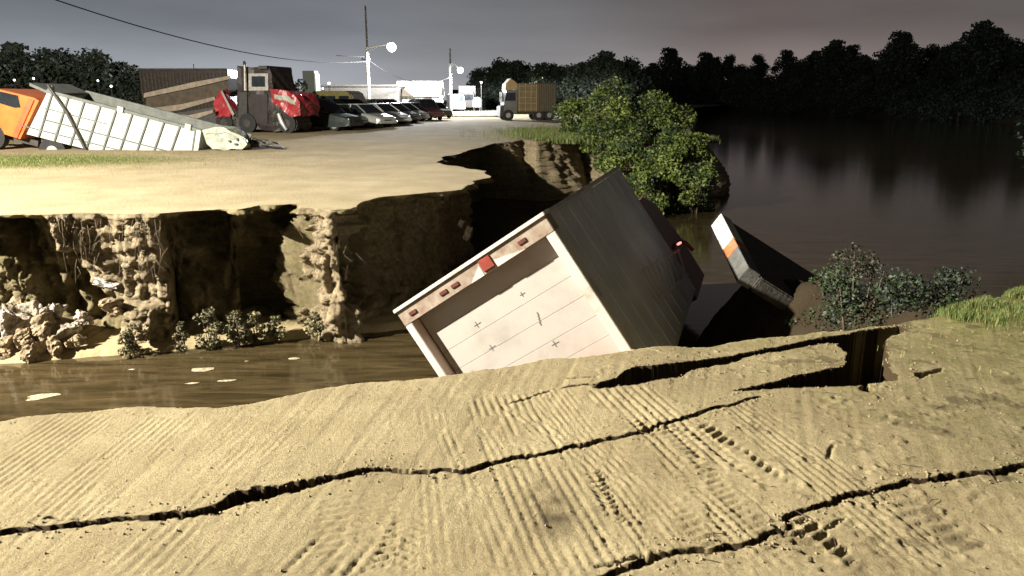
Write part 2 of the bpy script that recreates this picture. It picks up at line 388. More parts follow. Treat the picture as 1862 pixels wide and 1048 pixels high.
Dn, _ = segdist(pts[:, 0], pts[:, 1], [tuple(p) for p in ed[::2]])
pts = pts[ins & (Dn > .1)]
allv = [Vector(p) for p in loop] + [Vector((float(p[0]), float(p[1]))) for p in pts]
nL = len(loop)
res = delaunay_2d_cdt(allv, [], [list(range(nL))], 1, 1e-5)
V2 = np.array([tuple(v) for v in res[0]]); T = np.array([f for f in res[2] if len(f) == 3])
V3 = np.column_stack([V2, zfar(V2[:, 0], V2[:, 1])])
yard = npmesh('ground', V3, T, M_FAR); tag(yard, kind='structure')
x, y = V2[:, 0], V2[:, 1]
def blob(cx, cy, rx, ry): return np.exp(-(((x - cx) / rx) ** 2 + ((y - cy) / ry) ** 2) ** 1.5)
gl = at(120, 303); gr = at(1000, 238)
gmask = .95 * blob(gl.x - 2.5, gl.y + 1.5, 5.5, 2.6) + 1.0 * blob(3.0, 38, 3.2, 7.5) + .2 * blob(-4, 50, 14, 9) + .9 * sstep(4, 14, x) + .3 * blob(-12, 35, 6, 6)
attr(yard, 'grass', gmask * .85); attr(yard, 'damp_shade', .30 * blob(-13.5, 27, 6, 3) + .15 * blob(-13, 44, 7, 7))  # soil tinted darker around the dump truck and the semi

# cliff ribbon under the same edge line
keep = (ed[:, 0] > -40) & (ed[:, 1] < 150)
ec = ed[keep]
tan = np.gradient(ec, axis=0); tan /= np.linalg.norm(tan, axis=1)[:, None] + 1e-9
for _ in range(140): tan[1:-1] = (tan[:-2] + tan[1:-1] * 2 + tan[2:]) / 4
tan /= np.linalg.norm(tan, axis=1)[:, None] + 1e-9
nrm = np.column_stack([tan[:, 1], -tan[:, 0]])      # outward (towards the river)
pxs = 931 + F * ec[:, 0] / (ec[:, 1] * math.cos(PITCH) + CH * math.sin(PITCH))
R_ = 110
tt = np.linspace(0, 1, R_) ** 1.15
s = np.cumsum(np.r_[0, np.hypot(*np.diff(ec, axis=0).T)])
TT, PX = np.meshgrid(tt, pxs, indexing='ij'); SS = np.meshgrid(tt, s, indexing='ij')[1]
frontal = (PX < 700) & (np.meshgrid(tt, ec[:, 1], indexing='ij')[1] < 15)
wob = 34 * fbm(SS * 2.2, TT * 5, 8, 5, .6)
def band(l0, l1, r0, r1, sl=9):     # lit buttress between px l(t) and r(t)
    l = l0 + (l1 - l0) * TT; r = r0 + (r1 - r0) * TT
    return sstep(-sl, sl, PX + wob - l) * sstep(-sl, sl, r - PX + wob)
b1 = np.maximum(band(78, 235, 292, 300), sstep(.62, .8, TT) * band(180, 190, 300, 300))
b2 = band(536, 552, 612, 648)
b0 = band(-420, -400, -230, -200)  # buttress out of view, added to shade the left recess
but = np.maximum(np.maximum(b1, b2), b0)
rag = .45 + .9 * sstep(-.35, .35, fbm(SS * 1.1, TT * 1.6, 57, 4))
inset = np.where(frontal, -1.05 * (1 - but) * rag, 0)
side = ~frontal & (ec[:, 1][None, :] < 31)
inset = np.where(side, -.6, inset)
lipm = sstep(0, .035, TT)
off = inset * sstep(.015, .06, TT - .05 * fbm(SS * 3, SS * 0, 58, 3)) + np.where(frontal, .05 * TT * but, 0) + np.where(ec[:, 1][None, :] > 31, 1.8 * TT ** .8, 0)
far_smooth = np.where(ec[:, 1][None, :] > 40, 0.3, 1.0)
off = off + (.30 * fbm(SS * 1.3, TT * 2.2, 17, 3, .5) + .17 * fbm(SS * 4.5, TT * 4.5, 18, 6, .62) + .05 * fbm(SS * 18, TT * 9, 27, 3)) * lipm * far_smooth
off = off + (.09 * np.abs(fbm(SS * 5, TT * 1.5, 37, 3)) + .045 * fbm(SS * 22, TT * 34, 39, 3) - .22 * np.abs(fbm(SS * 5.5, TT * 8, 71, 5, .62)) - .10 * np.abs(fbm(SS * 15, TT * 20, 73, 4, .6)) + .05 * sstep(.3, .7, (TT * 9 + fbm(SS * .6, TT * 2, 75, 3)) % 1.0)) * lipm
CZ = zfar(ec[:, 0], ec[:, 1])[None, :] * (1 - TT) - 2.75 * TT + .04 * fbm(SS * 6, TT * 9, 47, 3) * lipm
CX = ec[:, 0][None, :] + nrm[:, 0][None, :] * off; CY = ec[:, 1][None, :] + nrm[:, 1][None, :] * off
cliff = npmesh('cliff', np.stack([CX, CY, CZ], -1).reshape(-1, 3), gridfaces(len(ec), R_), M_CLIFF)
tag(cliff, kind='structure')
ggr = np.where(ec[:, 1][None, :] > 31, .25, .0) + np.zeros_like(TT); attr(cliff, 'grass', ggr + .42 * sstep(-.2, -.6, inset)); attr(cliff, 'damp_shade', np.maximum(.25 * sstep(.8, 1, TT), .35 * sstep(-.15, -.5, inset) * sstep(.0, .05, TT)))   # shade painted into the caved-in recesses over mossy soil; foot damp

# sandy shore strip at the foot of the cliff
WL = -2.3
sh = [at(*p, WL) for p in ((-900, 770), (-300, 690), (0, 648), (200, 633), (290, 627), (450, 611), (600, 599), (735, 587), (850, 578))]
sx = np.linspace(sh[0].x, sh[-1].x, 700); sy = np.interp(sx, [p.x for p in sh], [p.y for p in sh]) + .06 * fbm(sx * 3, sx * 0, 6, 4)
tv = np.linspace(0, 1, 40); SX, TV = np.meshgrid(sx, tv); SY = sy[None, :] - .50 + TV * 3.5
SZ = WL - .05 + .17 * sstep(0, .05, TV) + .30 * np.maximum(TV - .12, 0) + (.09 + .5 * sstep(-8.2, -9.4, SX)) * fbm(SX * 4, SY * 4, 62, 6, .6) * sstep(.03, .3, TV) + .35 * sstep(-6.8, -8.2, SX) * sstep(.05, .3, TV)
shore = npmesh('shore', np.stack([SX, SY, SZ], -1).reshape(-1, 3), gridfaces(700, 40), M_SAND); tag(shore, kind='structure')
attr(shore, 'grass', SX * 0); attr(shore, 'damp_shade', .35 * sstep(.10, .3, TV))

# ================================================================== water
def water_mat():
    m = bpy.data.materials.new('muddy_water'); m.use_nodes = True; t = m.node_tree; b = t.nodes['Principled BSDF']
    b.inputs['Roughness'].default_value = .08; b.inputs['IOR'].default_value = 1.33; b.inputs['Specular IOR Level'].default_value = .5
    g = t.nodes.new('ShaderNodeNewGeometry'); mpn = t.nodes.new('ShaderNodeMapping'); mpn.inputs['Rotation'].default_value = (0, 0, R(-9)); mpn.inputs['Scale'].default_value = (.35, 2.2, 1)
    t.links.new(g.outputs['Position'], mpn.inputs[0])
    n = t.nodes.new('ShaderNodeTexNoise'); n.inputs['Scale'].default_value = 2.2; n.inputs['Detail'].default_value = 9; n.inputs['Roughness'].default_value = .7; n.inputs['Distortion'].default_value = .8
    t.links.new(mpn.outputs[0], n.inputs[0])
    r = t.nodes.new('ShaderNodeValToRGB'); e = r.color_ramp
    e.elements[0].position = .36; e.elements[0].color = (.022, .016, .007, 1); e.elements[1].position = .70; e.elements[1].color = (.085, .062, .030, 1)
    t.links.new(n.outputs[0], r.inputs[0]); t.links.new(r.outputs[0], b.inputs['Base Color'])
    n2 = t.nodes.new('ShaderNodeTexNoise'); n2.inputs['Scale'].default_value = 4.5; n2.inputs['Detail'].default_value = 5
    t.links.new(mpn.outputs[0], n2.inputs[0])
    bp = t.nodes.new('ShaderNodeBump'); bp.inputs['Distance'].default_value = .0022; t.links.new(n2.outputs[0], bp.inputs['Height']); t.links.new(bp.outputs[0], b.inputs['Normal'])
    return m
R = math.radians
wm = MB(); wm.add([(-400, -60, WL), (900, -60, WL), (900, 900, WL), (-400, 900, WL)], [(0, 1, 2, 3)])
water = wm.build('water', water_mat()); tag(water, kind='structure')

# ================================================================== vegetation kit
M_LEAF = [mat('leaf_mid', (.11, .155, .028), (.075, .11, .02), .6, 3), mat('leaf_light', (.18, .23, .045), (.12, .15, .03), .6, 3), mat('leaf_dark', (.035, .065, .018), (.022, .038, .014), .6, 3)]
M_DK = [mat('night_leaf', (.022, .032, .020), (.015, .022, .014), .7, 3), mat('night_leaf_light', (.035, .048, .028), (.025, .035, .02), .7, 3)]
M_BARK = mat('bark', (.12, .09, .06), (.06, .045, .03), .9, 8, .02)
M_DRY = [mat('dry_leaf', (.26, .22, .12), (.17, .14, .07), .8, 6), mat('dry_leaf_dark', (.12, .11, .06), (.07, .065, .035), .8, 6), mat('dry_leaf_olive', (.17, .17, .07), (.11, .11, .05), .8, 6)]
def leaves(rg, n, clumps, size, nm=3, flat=.0, long=1.6):
    v = []; f = []; mi = []
    for i in range(n):
        cx, cy, cz, rx, rz, w = clumps[rg.randrange(len(clumps))]
        while True:
            a, b, c = rg.uniform(-1, 1), rg.uniform(-1, 1), rg.uniform(-1, 1); q = a * a + b * b + c * c
            if .25 < q < 1 or (q < 1 and rg.random() < .25): break
        p = Vector((cx + a * rx, cy + b * rx, cz + c * rz))
        d = Vector((rg.gauss(0, 1), rg.gauss(0, 1), rg.gauss(0, .7))).normalized(); e = d.cross(Vector((rg.gauss(0, 1), rg.gauss(0, 1), rg.gauss(0, 1)))).normalized()
        sz = size * rg.uniform(.6, 1.4); o = len(v)
        v += [p - d * sz * long / 2, p + e * sz * .45, p + d * sz * long / 2, p - e * sz * .45]; f.append((o, o + 1, o + 2, o + 3))
        mi.append(w if rg.random() < .7 else rg.randrange(nm))
    return v, f, mi
def plant_obj(kind, rg, H, Rr, nl, size, mats, base=.3, ncl=14, loc=(0, 0, 0), shape='round', label=None, cat='tree', group=None, trunk=True):
    root = empty(kind, loc, label, cat, group)
    nm = len(mats); cl = []
    for i in range(ncl):
        if shape == 'cone': t = rg.random() ** .8; z = H * (base + (1 - base) * t); rr = Rr * (1 - t) * .8 + .1
        elif shape == 'spread': z = H * rg.uniform(base, .9); rr = Rr * .8
        else:
            t = rg.random(); z = H * (base + (1 - base) * t * .88); rr = Rr * math.sqrt(max(.08, 1 - (2 * t - .85) ** 2)) * .72
        a = rg.uniform(0, 2 * PI); q = rr * math.sqrt(rg.random())
        s_ = Rr * rg.uniform(.22, .42) * (.6 if shape == 'cone' else 1)
        cl.append((q * math.cos(a), q * math.sin(a), z, s_, s_ * .8, rg.randrange(nm)))
    v, f, mi = leaves(rg, nl, cl, size, nm)
    m = MB(); m.v = [tuple(q) for q in v]; m.f = f; m.mi = mi
    me = bpy.data.meshes.new('crown'); me.from_pydata(m.v, [], m.f); [me.materials.append(q) for q in mats]; me.polygons.foreach_set('material_index', mi); me.update()
    c = bpy.data.objects.new('crown' if cat == 'tree' else 'foliage', me); COL.objects.link(c); c.parent = root
    t = MB()
    if trunk:
        t.tube([(0, 0, -.4), (Rr * .03, 0, H * .3), (-Rr * .04, Rr * .03, H * .6), (0, 0, H * .9)], [H * .028, H * .021, H * .013, H * .004], 7)
        for i in range(min(ncl, 9)):
            q = cl[i]; z0 = min(q[2] * .75, H * .6); t.tube([(0, 0, z0), (q[0] * .5, q[1] * .5, (z0 + q[2]) / 2 - .02 * H), (q[0], q[1], q[2])], [H * .010, H * .007, H * .003], 5)
        t.build('trunk', M_BARK, root)
    else:
        for i in range(min(ncl, 16)):
            q = cl[i]; t.tube([(q[0] * .15, q[1] * .15, -.1), (q[0] * .6, q[1] * .6, q[2] * .6), (q[0], q[1], q[2] + q[4] * .5)], [.014 * H, .010 * H, .004 * H], 5)
        t.build('stem', M_BARK, root)
    return root
rg = random.Random(11)
# ---- far river bank with its black wood
bankd = lambda u: np.interp(u, [-.1, .05, .12, .2, .35, .5, .69, .85, 1.3], [420, 360, 300, 262, 212, 165, 124, 105, 85])   # distance of the far shore by bearing
hillr = lambda u, v: -2.6 + 1.2 * sstep(0, .03, v) + (8.3 + 1.6 * sstep(.3, .7, u)) * sstep(.0, .25, v)
HU = np.linspace(-.08, 1.3, 150); HYv = np.linspace(0, 1, 30); hu, hv = np.meshgrid(HU, HYv)
hy = bankd(hu) + hv * 150; hx = hu * hy
hz = hillr(hu, hv) + 1.0 * fbm(hx * .05, hy * .05, 3, 3) * hv
hill = npmesh('far_bank', np.stack([hx, hy, hz], -1).reshape(-1, 3), gridfaces(150, 30), M_BANK); tag(hill, kind='structure'); attr(hill, 'grass', hx * 0 + .2); attr(hill, 'damp_shade', hx * 0 + .5)
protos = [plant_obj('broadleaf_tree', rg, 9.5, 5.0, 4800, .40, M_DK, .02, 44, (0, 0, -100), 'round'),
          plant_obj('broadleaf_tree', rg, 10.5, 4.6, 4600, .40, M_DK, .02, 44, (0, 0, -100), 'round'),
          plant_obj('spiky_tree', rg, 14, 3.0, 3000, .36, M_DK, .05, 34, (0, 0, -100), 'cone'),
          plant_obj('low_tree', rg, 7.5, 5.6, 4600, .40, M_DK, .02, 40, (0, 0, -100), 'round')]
first = [True] * 4
def use(i):
    if first[i]: first[i] = False; return protos[i]
    return copy_tree(protos[i])
def put(i, loc, sc, rz, label, group, szz=1):
    o = use(i); o.location = loc; o.scale = (sc, sc, sc * szz); o.rotation_euler = (0, 0, rz); tag(o, label, 'tree', group); return o
uu_ = .045
while uu_ < .80:
    Db = float(bankd(uu_))
    for row, off in ((0, 2), (1, 13), (2, 30)):
        Yb = Db + off + rg.uniform(0, 5); u0 = uu_ + (rg.uniform(-2, 2) + row * 2) / Yb
        i = rg.choice([0, 1, 1, 3, 0, 3] if row else [3, 0, 1]); s_ = rg.uniform(.88, 1.1) * (.82 + .18 * Db / 260)
        put(i, (u0 * Yb, Yb, float(hillr(u0, (Yb - float(bankd(u0))) / 150)) - .4), s_, rg.uniform(0, 6), 'black tree in the unlit wood along the far bank of the river', 'trees of the dark wood across the river')
    uu_ += rg.uniform(4.3, 5.4) / Db * (.72 + .28 * Db / 260)
# tall single silhouettes standing out of the wood
for px, py, D, tl in ((1218, 90, 250, 'first'), (1284, 98, 260, 'second'), (1520, 76, 205, 'third'), (1640, 62, 170, 'fourth'), (1790, 44, 150, 'last')):
    top = atd(px, py, D); z0 = 4; put(1, (top.x, D, z0), (top.z + 1.0 - z0) / 10.5, rg.uniform(0, 6), tl + ' from the left of the tall trees standing out above the dark wood', 'tall trees above the wood')
# ---- trees behind the yard
for (px, top, D, i, lab) in ((20, 76, 62, 1, 'tall dark tree at the left edge behind the orange cab'), (88, 88, 64, 1, 'dark round tree behind the raised end of the white dump bed'),
                             (128, 98, 66, 0, 'dark green tree second from the left of the yard trees, behind the dump bed'), (172, 96, 62, 0, 'widest dark tree behind the middle of the white dump bed'), (215, 112, 66, 1, 'rounded dark tree next to the widest one, above the small pole lamp'),
                             (242, 125, 60, 3, 'lowest dark tree at the right end of the yard trees beside the brown trailer')):
    t = atd(px, top, D); h = t.z; ph = (9.5, 10.5, 14, 7.5)[i]; put(i, (t.x, D, 0), h / ph * 1.03, rg.uniform(0, 6), lab, None)
for k, (px, top, D, i) in enumerate(((-40, 90, 60, 0), (-110, 80, 64, 1), (45, 120, 75, 3), (150, 130, 80, 0))):
    t = atd(px, top, D); put(i, (t.x, D, 0), t.z / (9.5, 10.5, 14, 7.5)[i], rg.uniform(0, 6), ('dark tree just outside the left frame edge behind the orange cab', 'dark tree farthest left beyond the frame edge', 'dark low tree filling the gap behind the two leftmost yard trees', 'dark tree filling the gap behind the widest yard tree')[k], 'second row of trees at the left')
cen = [(868, 128, 130, 0), (893, 122, 128, 1), (915, 112, 126, 0), (938, 110, 125, 1), (955, 118, 130, 0), (985, 114, 120, 1), (1003, 120, 122, 0), (1035, 122, 118, 0), (1060, 112, 112, 1), (1090, 108, 110, 0), (1120, 108, 108, 1), (1150, 110, 112, 0), (1100, 92, 115, 1)]
clab = ['dark tree just right of the second lit lamp', 'dark tree second to the right of the second lamp', 'dark tree in the middle of the clump behind the yellow truck', 'tallest round tree of the clump behind the yellow truck', 'right hand round tree of the clump behind the yellow truck', 'dark tree right behind the yellow truck box', 'smaller dark tree right of the one behind the yellow truck box',
        'first black tree of the wood on the near side of the river', 'second black tree of the wood past the yellow truck', 'third black tree of the wood past the yellow truck', 'black tree behind the big green bush top', 'black tree at the right shoulder of the green bushes', 'tall black tree sticking up from the start of the wood']
for (px, top, D, i), lab in zip(cen, clab):
    t = atd(px, top, D); put(i, (t.x, D, -.2), (t.z + .2) / (9.5, 10.5, 14, 7.5)[i] * 1.03, rg.uniform(0, 6), lab, None)
for i in range(4):
    if first[i]:
        for o_ in list(protos[i].children) + [protos[i]]: bpy.data.objects.remove(o_, do_unlink=True)
# pale grey foliage at the right frame edge
ef = atd(1870, 300, 24)
plant_obj('bank_tree', rg, 5.2, 1.9, 1300, .09, M_DK + [M_LEAF[2]], .25, 22, (ef.x + 1.3, 24, -2.6), 'round', 'faintly lit leafy tree at the right edge against the black wood', 'tree')
# ---- green bushes on the collapsed river bank
M_B = [M_LEAF[0], M_LEAF[1], M_LEAF[2]]
def bush(px, D, toppx, zb, Rr, nl, size, label, shape='round', base=.1, mats=M_B, ncl=20, kind='bush', dy=0):
    t = atd(px, toppx, D); return plant_obj(kind, rg, t.z - zb, Rr, nl, size, mats, base, ncl, (t.x, D, zb), shape, label, 'bush', None, False)
bush(1050, 37, 178, -.2, 1.5, 5000, .09, 'light green bush touching the right side of the yellow truck')
bush(1120, 33, 148, -.8, 2.2, 8000, .085, 'tallest green bush on the collapsed river bank')
bush(1190, 33, 166, -1.0, 1.9, 6000, .085, 'green bush right of the tallest one against the black wood')
bush(1240, 31.5, 215, -1.8, 1.5, 6000, .08, 'low dark bush behind the lowest riverbank bush')
bush(1140, 28.5, 240, -2.0, 1.5, 7000, .08, 'dark green bush in the middle of the bank just above the truck box corner')
bush(1215, 27.5, 268, -2.4, 1.4, 7500, .075, 'bright leafed bush hanging over the water right of the truck box')
bush(1270, 27, 300, -2.45, 1.1, 5000, .075, 'outermost low bush touching the river surface', 'spread')
bush(1175, 26.3, 310, -2.45, .9, 3500, .07, 'small yellowish bush at the waterline behind the truck box', 'spread')
bush(985, 68, 140, 0, 1.9, 2600, .15, 'pale green bush growing above the yellow truck box')
M_REDL = mat('brownish_leaf', (.055, .045, .025), (.035, .03, .018), .7, 5)
# ---- plants near the right end of the foreground
def at_low(px, py, D): return atd(px, py, D)
bush(1575, 8.6, 440, -1.5, .70, 3600, .028, 'thin stemmed weed bush below the edge left of the grass', 'round', .15, [M_LEAF[2], M_DK[0], M_REDL], 26)
bush(1650, 7.9, 495, -1.3, .75, 4600, .028, 'dark leafy weed bush next to the grass tuft at the road edge', 'round', .1, [M_LEAF[2], M_DK[0]], 26)
bush(1510, 9.3, 478, -1.6, .55, 2600, .028, 'small dark weed bush at the river side left of the weeds', 'round', .1, [M_LEAF[2]], 16)
bush(1730, 7.8, 480, -1.2, .6, 2200, .028, 'thin stalky weeds behind the bright grass', 'round', .1, [M_LEAF[2], M_DK[0]], 18)
# ---- plants at the cliff foot
for (px, top, D, Rr, lab) in ((325, 580, 11.55, .14, 'leftmost small weed at the cliff foot'), (375, 555, 11.75, .30, 'tallest pale weed at the cliff foot under the dark hollow'), (425, 560, 11.8, .26, 'olive weed right of the tallest one at the cliff foot'),
                              (462, 562, 11.95, .26, 'pale weed in the middle of the cliff foot row'), (500, 572, 12.1, .20, 'greyish weed at the right end of the cliff foot row'), (575, 565, 12.2, .26, 'round grey weed at the foot of the narrow lit buttress'), (235, 590, 11.35, .25, 'ragged weed at the foot of the wide lit buttress')):
    t = atd(px, top, D); zb = WL + .02
    plant_obj('weed', rg, t.z - zb, Rr, 900, .035, M_DRY, .05, 14, (t.x, D, zb), 'round', lab, 'weed', None, False)

# ---- crumbs and pebbles
def pebbles():
    v = []; f = []
    base = [(1, 0, 0), (-1, 0, 0), (0, 1, 0), (0, -1, 0), (0, 0, 1), (0, 0, -1)]; fa = [(0, 2, 4), (2, 1, 4), (1, 3, 4), (3, 0, 4), (2, 0, 5), (1, 2, 5), (3, 1, 5), (0, 3, 5)]
    cpts = [[at(*p) for p in c[0]] for c in cracks[:2]] + [[at(*p) for p in h_[0]] for h_ in holes[:2]]
    for i in range(2600):
        if i % 3:
            c = rg.choice(cpts); j = rg.randrange(len(c) - 1); p = c[j].lerp(c[j + 1], rg.random()); x_ = p.x + rg.gauss(0, .07); y_ = p.y + rg.gauss(0, .07); r_ = rg.uniform(.002, .008)
        else:
            x_ = rg.uniform(-3, 4.5); y_ = rg.uniform(2.1, 5.6); r_ = rg.uniform(.002, .007) * (1.5 if x_ > .8 and rg.random() < .3 else 1)
        ii = int(np.searchsorted(gx, x_)); jj = int(np.searchsorted(gy, y_)); z_ = float(Z[jj, ii])
        if z_ < -.08: continue
        o = len(v)
        for b_ in base: v.append((x_ + b_[0] * r_ * rg.uniform(.6, 1.4), y_ + b_[1] * r_ * rg.uniform(.6, 1.4), z_ + r_ * .4 + b_[2] * r_ * rg.uniform(.5, 1)))
        f += [tuple(o + k_ for k_ in q) for q in fa]
    m = MB(); m.add(v, f); o = m.build('pebbles', mat('pebble_earth', (.36, .29, .18), (.22, .17, .10), .95, 60)); tag(o, 'small crumbs of earth scattered on the cracked sandy road', 'pebbles', kind='stuff')
pebbles()
def twigs():
    q = MB()
    for i in range(150):
        x_ = rg.uniform(.6, 4.4); y_ = rg.uniform(2.1, 5.4)
        if y_ > float(np.interp(x_, lx, ly)) - .15: continue
        z_ = float(Z[int(np.searchsorted(gy, y_)), int(np.searchsorted(gx, x_))])
        if z_ < -.06: continue
        a = rg.uniform(0, 6.3); L_ = rg.uniform(.02, .11); c_, s_ = math.cos(a), math.sin(a)
        q.tube([(x_, y_, z_ + .004), (x_ + c_ * L_ * .5 + rg.gauss(0, .006), y_ + s_ * L_ * .5, z_ + rg.uniform(.004, .014)), (x_ + c_ * L_, y_ + s_ * L_ + rg.gauss(0, .01), z_ + .005)], [.0014, .0018, .0008], 4)
    o = q.build('twigs', mat('dead_twig', (.10, .07, .045), (.05, .035, .022), .9, 30)); tag(o, 'dead twigs and straw scattered over the right side of the cracked road', 'twigs', kind='stuff')
    q = MB()
    for i in range(110):
        px_ = rg.choice([rg.uniform(90, 300), rg.uniform(90, 300), rg.uniform(535, 640)]); j = int(np.argmin(np.abs(pxs - px_) + (ec[:, 1] > 19) * 999)); x0, y0 = ec[j] + nrm[j] * .04; z0 = -.08 - rg.random() ** 2 * .9; L_ = rg.uniform(.12, .6)
        dx = rg.gauss(0, .10); q.tube([(x0, y0, z0), (x0 + dx * .5 + rg.gauss(0, .03), y0 - rg.uniform(.02, .12), z0 - L_ * .45), (x0 + dx + rg.gauss(0, .04), y0 - rg.uniform(0, .10), z0 - L_)], [.004, .003, .0015], 4)
    o = q.build('roots', mat('pale_root', (.16, .125, .075), (.08, .06, .04), .9, 20)); tag(o, 'thin roots and dead stems hanging down the collapsed earth wall', 'roots', kind='stuff')
twigs()
# ---- grass: one sheet of blades
def grass(areas):
    v = []; f = []; mi = []
    for (fn, n, h, w) in areas:
        for i in range(n):
            p = fn()
            if p is None: continue
            a = rg.uniform(0, 2 * PI); hh = h * rg.uniform(.4, 1.2); ln = rg.uniform(.1, .6) * hh; dx, dy = math.cos(a), math.sin(a); o = len(v)
            v += [(p[0] - dy * w, p[1] + dx * w, p[2] - .02), (p[0] + dy * w, p[1] - dx * w, p[2] - .02), (p[0] + dx * ln * .4 + dy * w * .7, p[1] + dy * ln * .4 - dx * w * .7, p[2] + hh * .6), (p[0] + dx * ln * .4 - dy * w * .7, p[1] + dy * ln * .4 + dx * w * .7, p[2] + hh * .6), (p[0] + dx * ln, p[1] + dy * ln, p[2] + hh)]
            f += [(o, o + 1, o + 2, o + 3), (o + 3, o + 2, o + 4)]; k_ = rg.choice((0, 0, 1)); mi += [k_, k_]
    me = bpy.data.meshes.new('grass'); me.from_pydata(v, [], f)
    for m in (mat('grass_blade', (.11, .17, .03), (.07, .11, .02), .7, 20), mat('dry_grass_blade', (.26, .25, .09), (.17, .16, .055), .7, 20)): me.materials.append(m)
    me.polygons.foreach_set('material_index', mi); me.update(); o = bpy.data.objects.new('grass', me); COL.objects.link(o); tag(o, 'short yellow green grass at the road edges and yard', 'grass', kind='stuff'); return o
def g_right():
    x_ = rg.uniform(3.55, 8); e_ = float(np.interp(x_, lx, ly)); y_ = e_ - abs(rg.gauss(0, .30)) + .15
    if x_ < 3.9 and rg.random() > (x_ - 3.55) / .4: return None
    if float(fbm(x_ * 2.5, y_ * 2.5, 78, 3)) < -.08 + .25 * max(0, e_ - y_ - .3): return None
    z_ = 0 if y_ < e_ else -(y_ - e_) * 1.3
    return (x_, y_, z_)
def g_fore():
    x_ = rg.uniform(1.2, 4.2); y_ = rg.uniform(2.0, 5.5)
    if float(fbm(x_ * 3, y_ * 3, 77, 3)) < .22 or y_ > float(np.interp(x_, lx, ly)) - .3: return None
    return (x_, y_, 0)
def g_left():
    x_ = gl.x - 2.5 + rg.gauss(0, 2.6); y_ = gl.y + 1.5 + rg.gauss(0, 1.3); return (x_, y_, float(zfar(x_, y_)))
def g_far():
    x_ = 2.8 + rg.gauss(0, 1.5); y_ = 38 + rg.gauss(0, 4)
    if y_ < 33.3: return None
    return (x_, y_, float(zfar(x_, y_)))
def g_hang():
    x_ = rg.uniform(1.0, 9); y_ = 33 + rg.gauss(0, .4); return (x_, y_, -.1)
grass([(g_right, 40000, .06, .0022), (g_fore, 700, .03, .002), (g_left, 9000, .045, .006), (g_far, 9000, .22, .012), (g_hang, 4000, .3, .012)])

# ================================================================== box truck in the washout
A_ = Vector((-1.5032, 9.1225, -.8891)); B_ = Vector((.3611, 8.4684, .4734)); C_ = Vector((1.8457, 12.9849, .6104))
e1 = (B_ - A_).normalized(); e2 = (C_ - B_); LBOX = e2.length; e2.normalize(); e3 = e1.cross(e2); WB = 2.4; HB = 2.55
TM = Matrix(((e1.x, e2.x, e3.x, A_.x), (e1.y, e2.y, e3.y, A_.y), (e1.z, e2.z, e3.z, A_.z), (0, 0, 0, 1)))
# local frame: x across (left to right), y forward, z up, origin at the upper left rear corner
M_TW = mat('truck_white_paint', (.54, .50, .44), (.30, .25, .20), .55, 2.2, .003, 8, lo=.30, hi=.48, detail=8)
M_DOOR = mat('truck_door_paint', (.40, .375, .34), (.30, .27, .23), .6, 1.3, .004, 6, lo=.28, hi=.52, detail=9)
M_SIDE = mat('truck_side_grime', (.58, .60, .66), (.46, .48, .52), .7, 1.6, .002, 12)
M_HDR = mat('header_rusty_paint', (.33, .28, .22), (.20, .135, .095), .75, 7)
M_RUST = mat('rust', (.13, .03, .02), (.07, .02, .012), .85, 14)
M_RED = mat('red_reflector', (.28, .06, .045), (.18, .04, .03), .3, 5)
M_BLACK = mat('black_rubber', (.018, .018, .018), (.010, .010, .010), .8, 6)
M_STEEL = mat('dark_steel', (.06, .055, .05), (.03, .028, .025), .6, 8, metal=.3)
M_GAL = mat('scuffed_aluminium', (.45, .43, .40), (.28, .26, .23), .45, 6, metal=.5)
M_INK = mat('faded_black_marking', (.14, .13, .13), (.08, .08, .08), .8, 8)
M_PINK = mat('faded_red_stripe', (.62, .36, .32), (.52, .27, .22), .6, 5)
tr = empty('box_truck', (0, 0, 0), 'white box truck tipped in the flooded washout, closed rear door facing the camera', 'box truck'); tr.matrix_world = TM
rec = .21
b = MB()       # cargo box shell: roof, left, right wall, front wall, floor
b.box((WB / 2, LBOX / 2 + .12, -.03), (WB - .02, LBOX - .26, .05)); b.box((.03, LBOX / 2 + .12, -HB / 2), (.05, LBOX - .26, HB - .12))
b.box((WB / 2, LBOX - .03, -HB / 2), (WB - .1, .05, HB - .14)); b.box((WB / 2, LBOX / 2 + .12, -HB + .03), (WB - .02, LBOX - .26, .05))
b.build('cargo_box', M_TW, tr)
b = MB(); b.box((WB - .03, LBOX / 2 + .12, -HB / 2), (.05, LBOX - .26, HB - .12))
for i in range(9): b.box((WB - .001, .5 + i * .5, -HB / 2), (.012, .02, HB - .2))
b.build('side_wall', M_SIDE, tr)
b = MB(); b.box((WB - .015, LBOX / 2 + .1, -.01), (.07, LBOX - .22, .045), bev=.006); b.build('roof_rail', M_GAL, tr)
hd = MB(); hd.box((WB / 2, .11, -.135), (WB, .22, .21), bev=.008); header = hd.build('rear_header', M_HDR, tr)
mo = MB(); mo.box((WB / 2, .10, -.005), (WB + .03, .26, .05), bev=.008); mo.build('header_moulding', M_TW, tr)
for nm, xc in (('rear_post', .055), ('rear_post', WB - .065)):
    p = MB(); p.box((xc, .11, -HB / 2 - .12), (.11 if xc < 1 else .13, .22, HB - .24), bev=.008); p.build(nm, M_TW, tr)
d = MB()
hh = HB - .30
for i in range(8):
    z0 = -.24 - i * hh / 8; d.box((WB / 2, rec, z0 - hh / 16), (WB - .26, .03, hh / 8 - .003), bev=.0015)
door = d.build('roll_door', M_DOOR, tr)
q = MB(); q.box((WB / 2, rec - .03, -HB + .14), (.34, .03, .05), bev=.008); q.box((WB / 2, rec - .05, -HB + .20), (.05, .03, .16), bev=.008); q.build('door_latch', M_GAL, door)
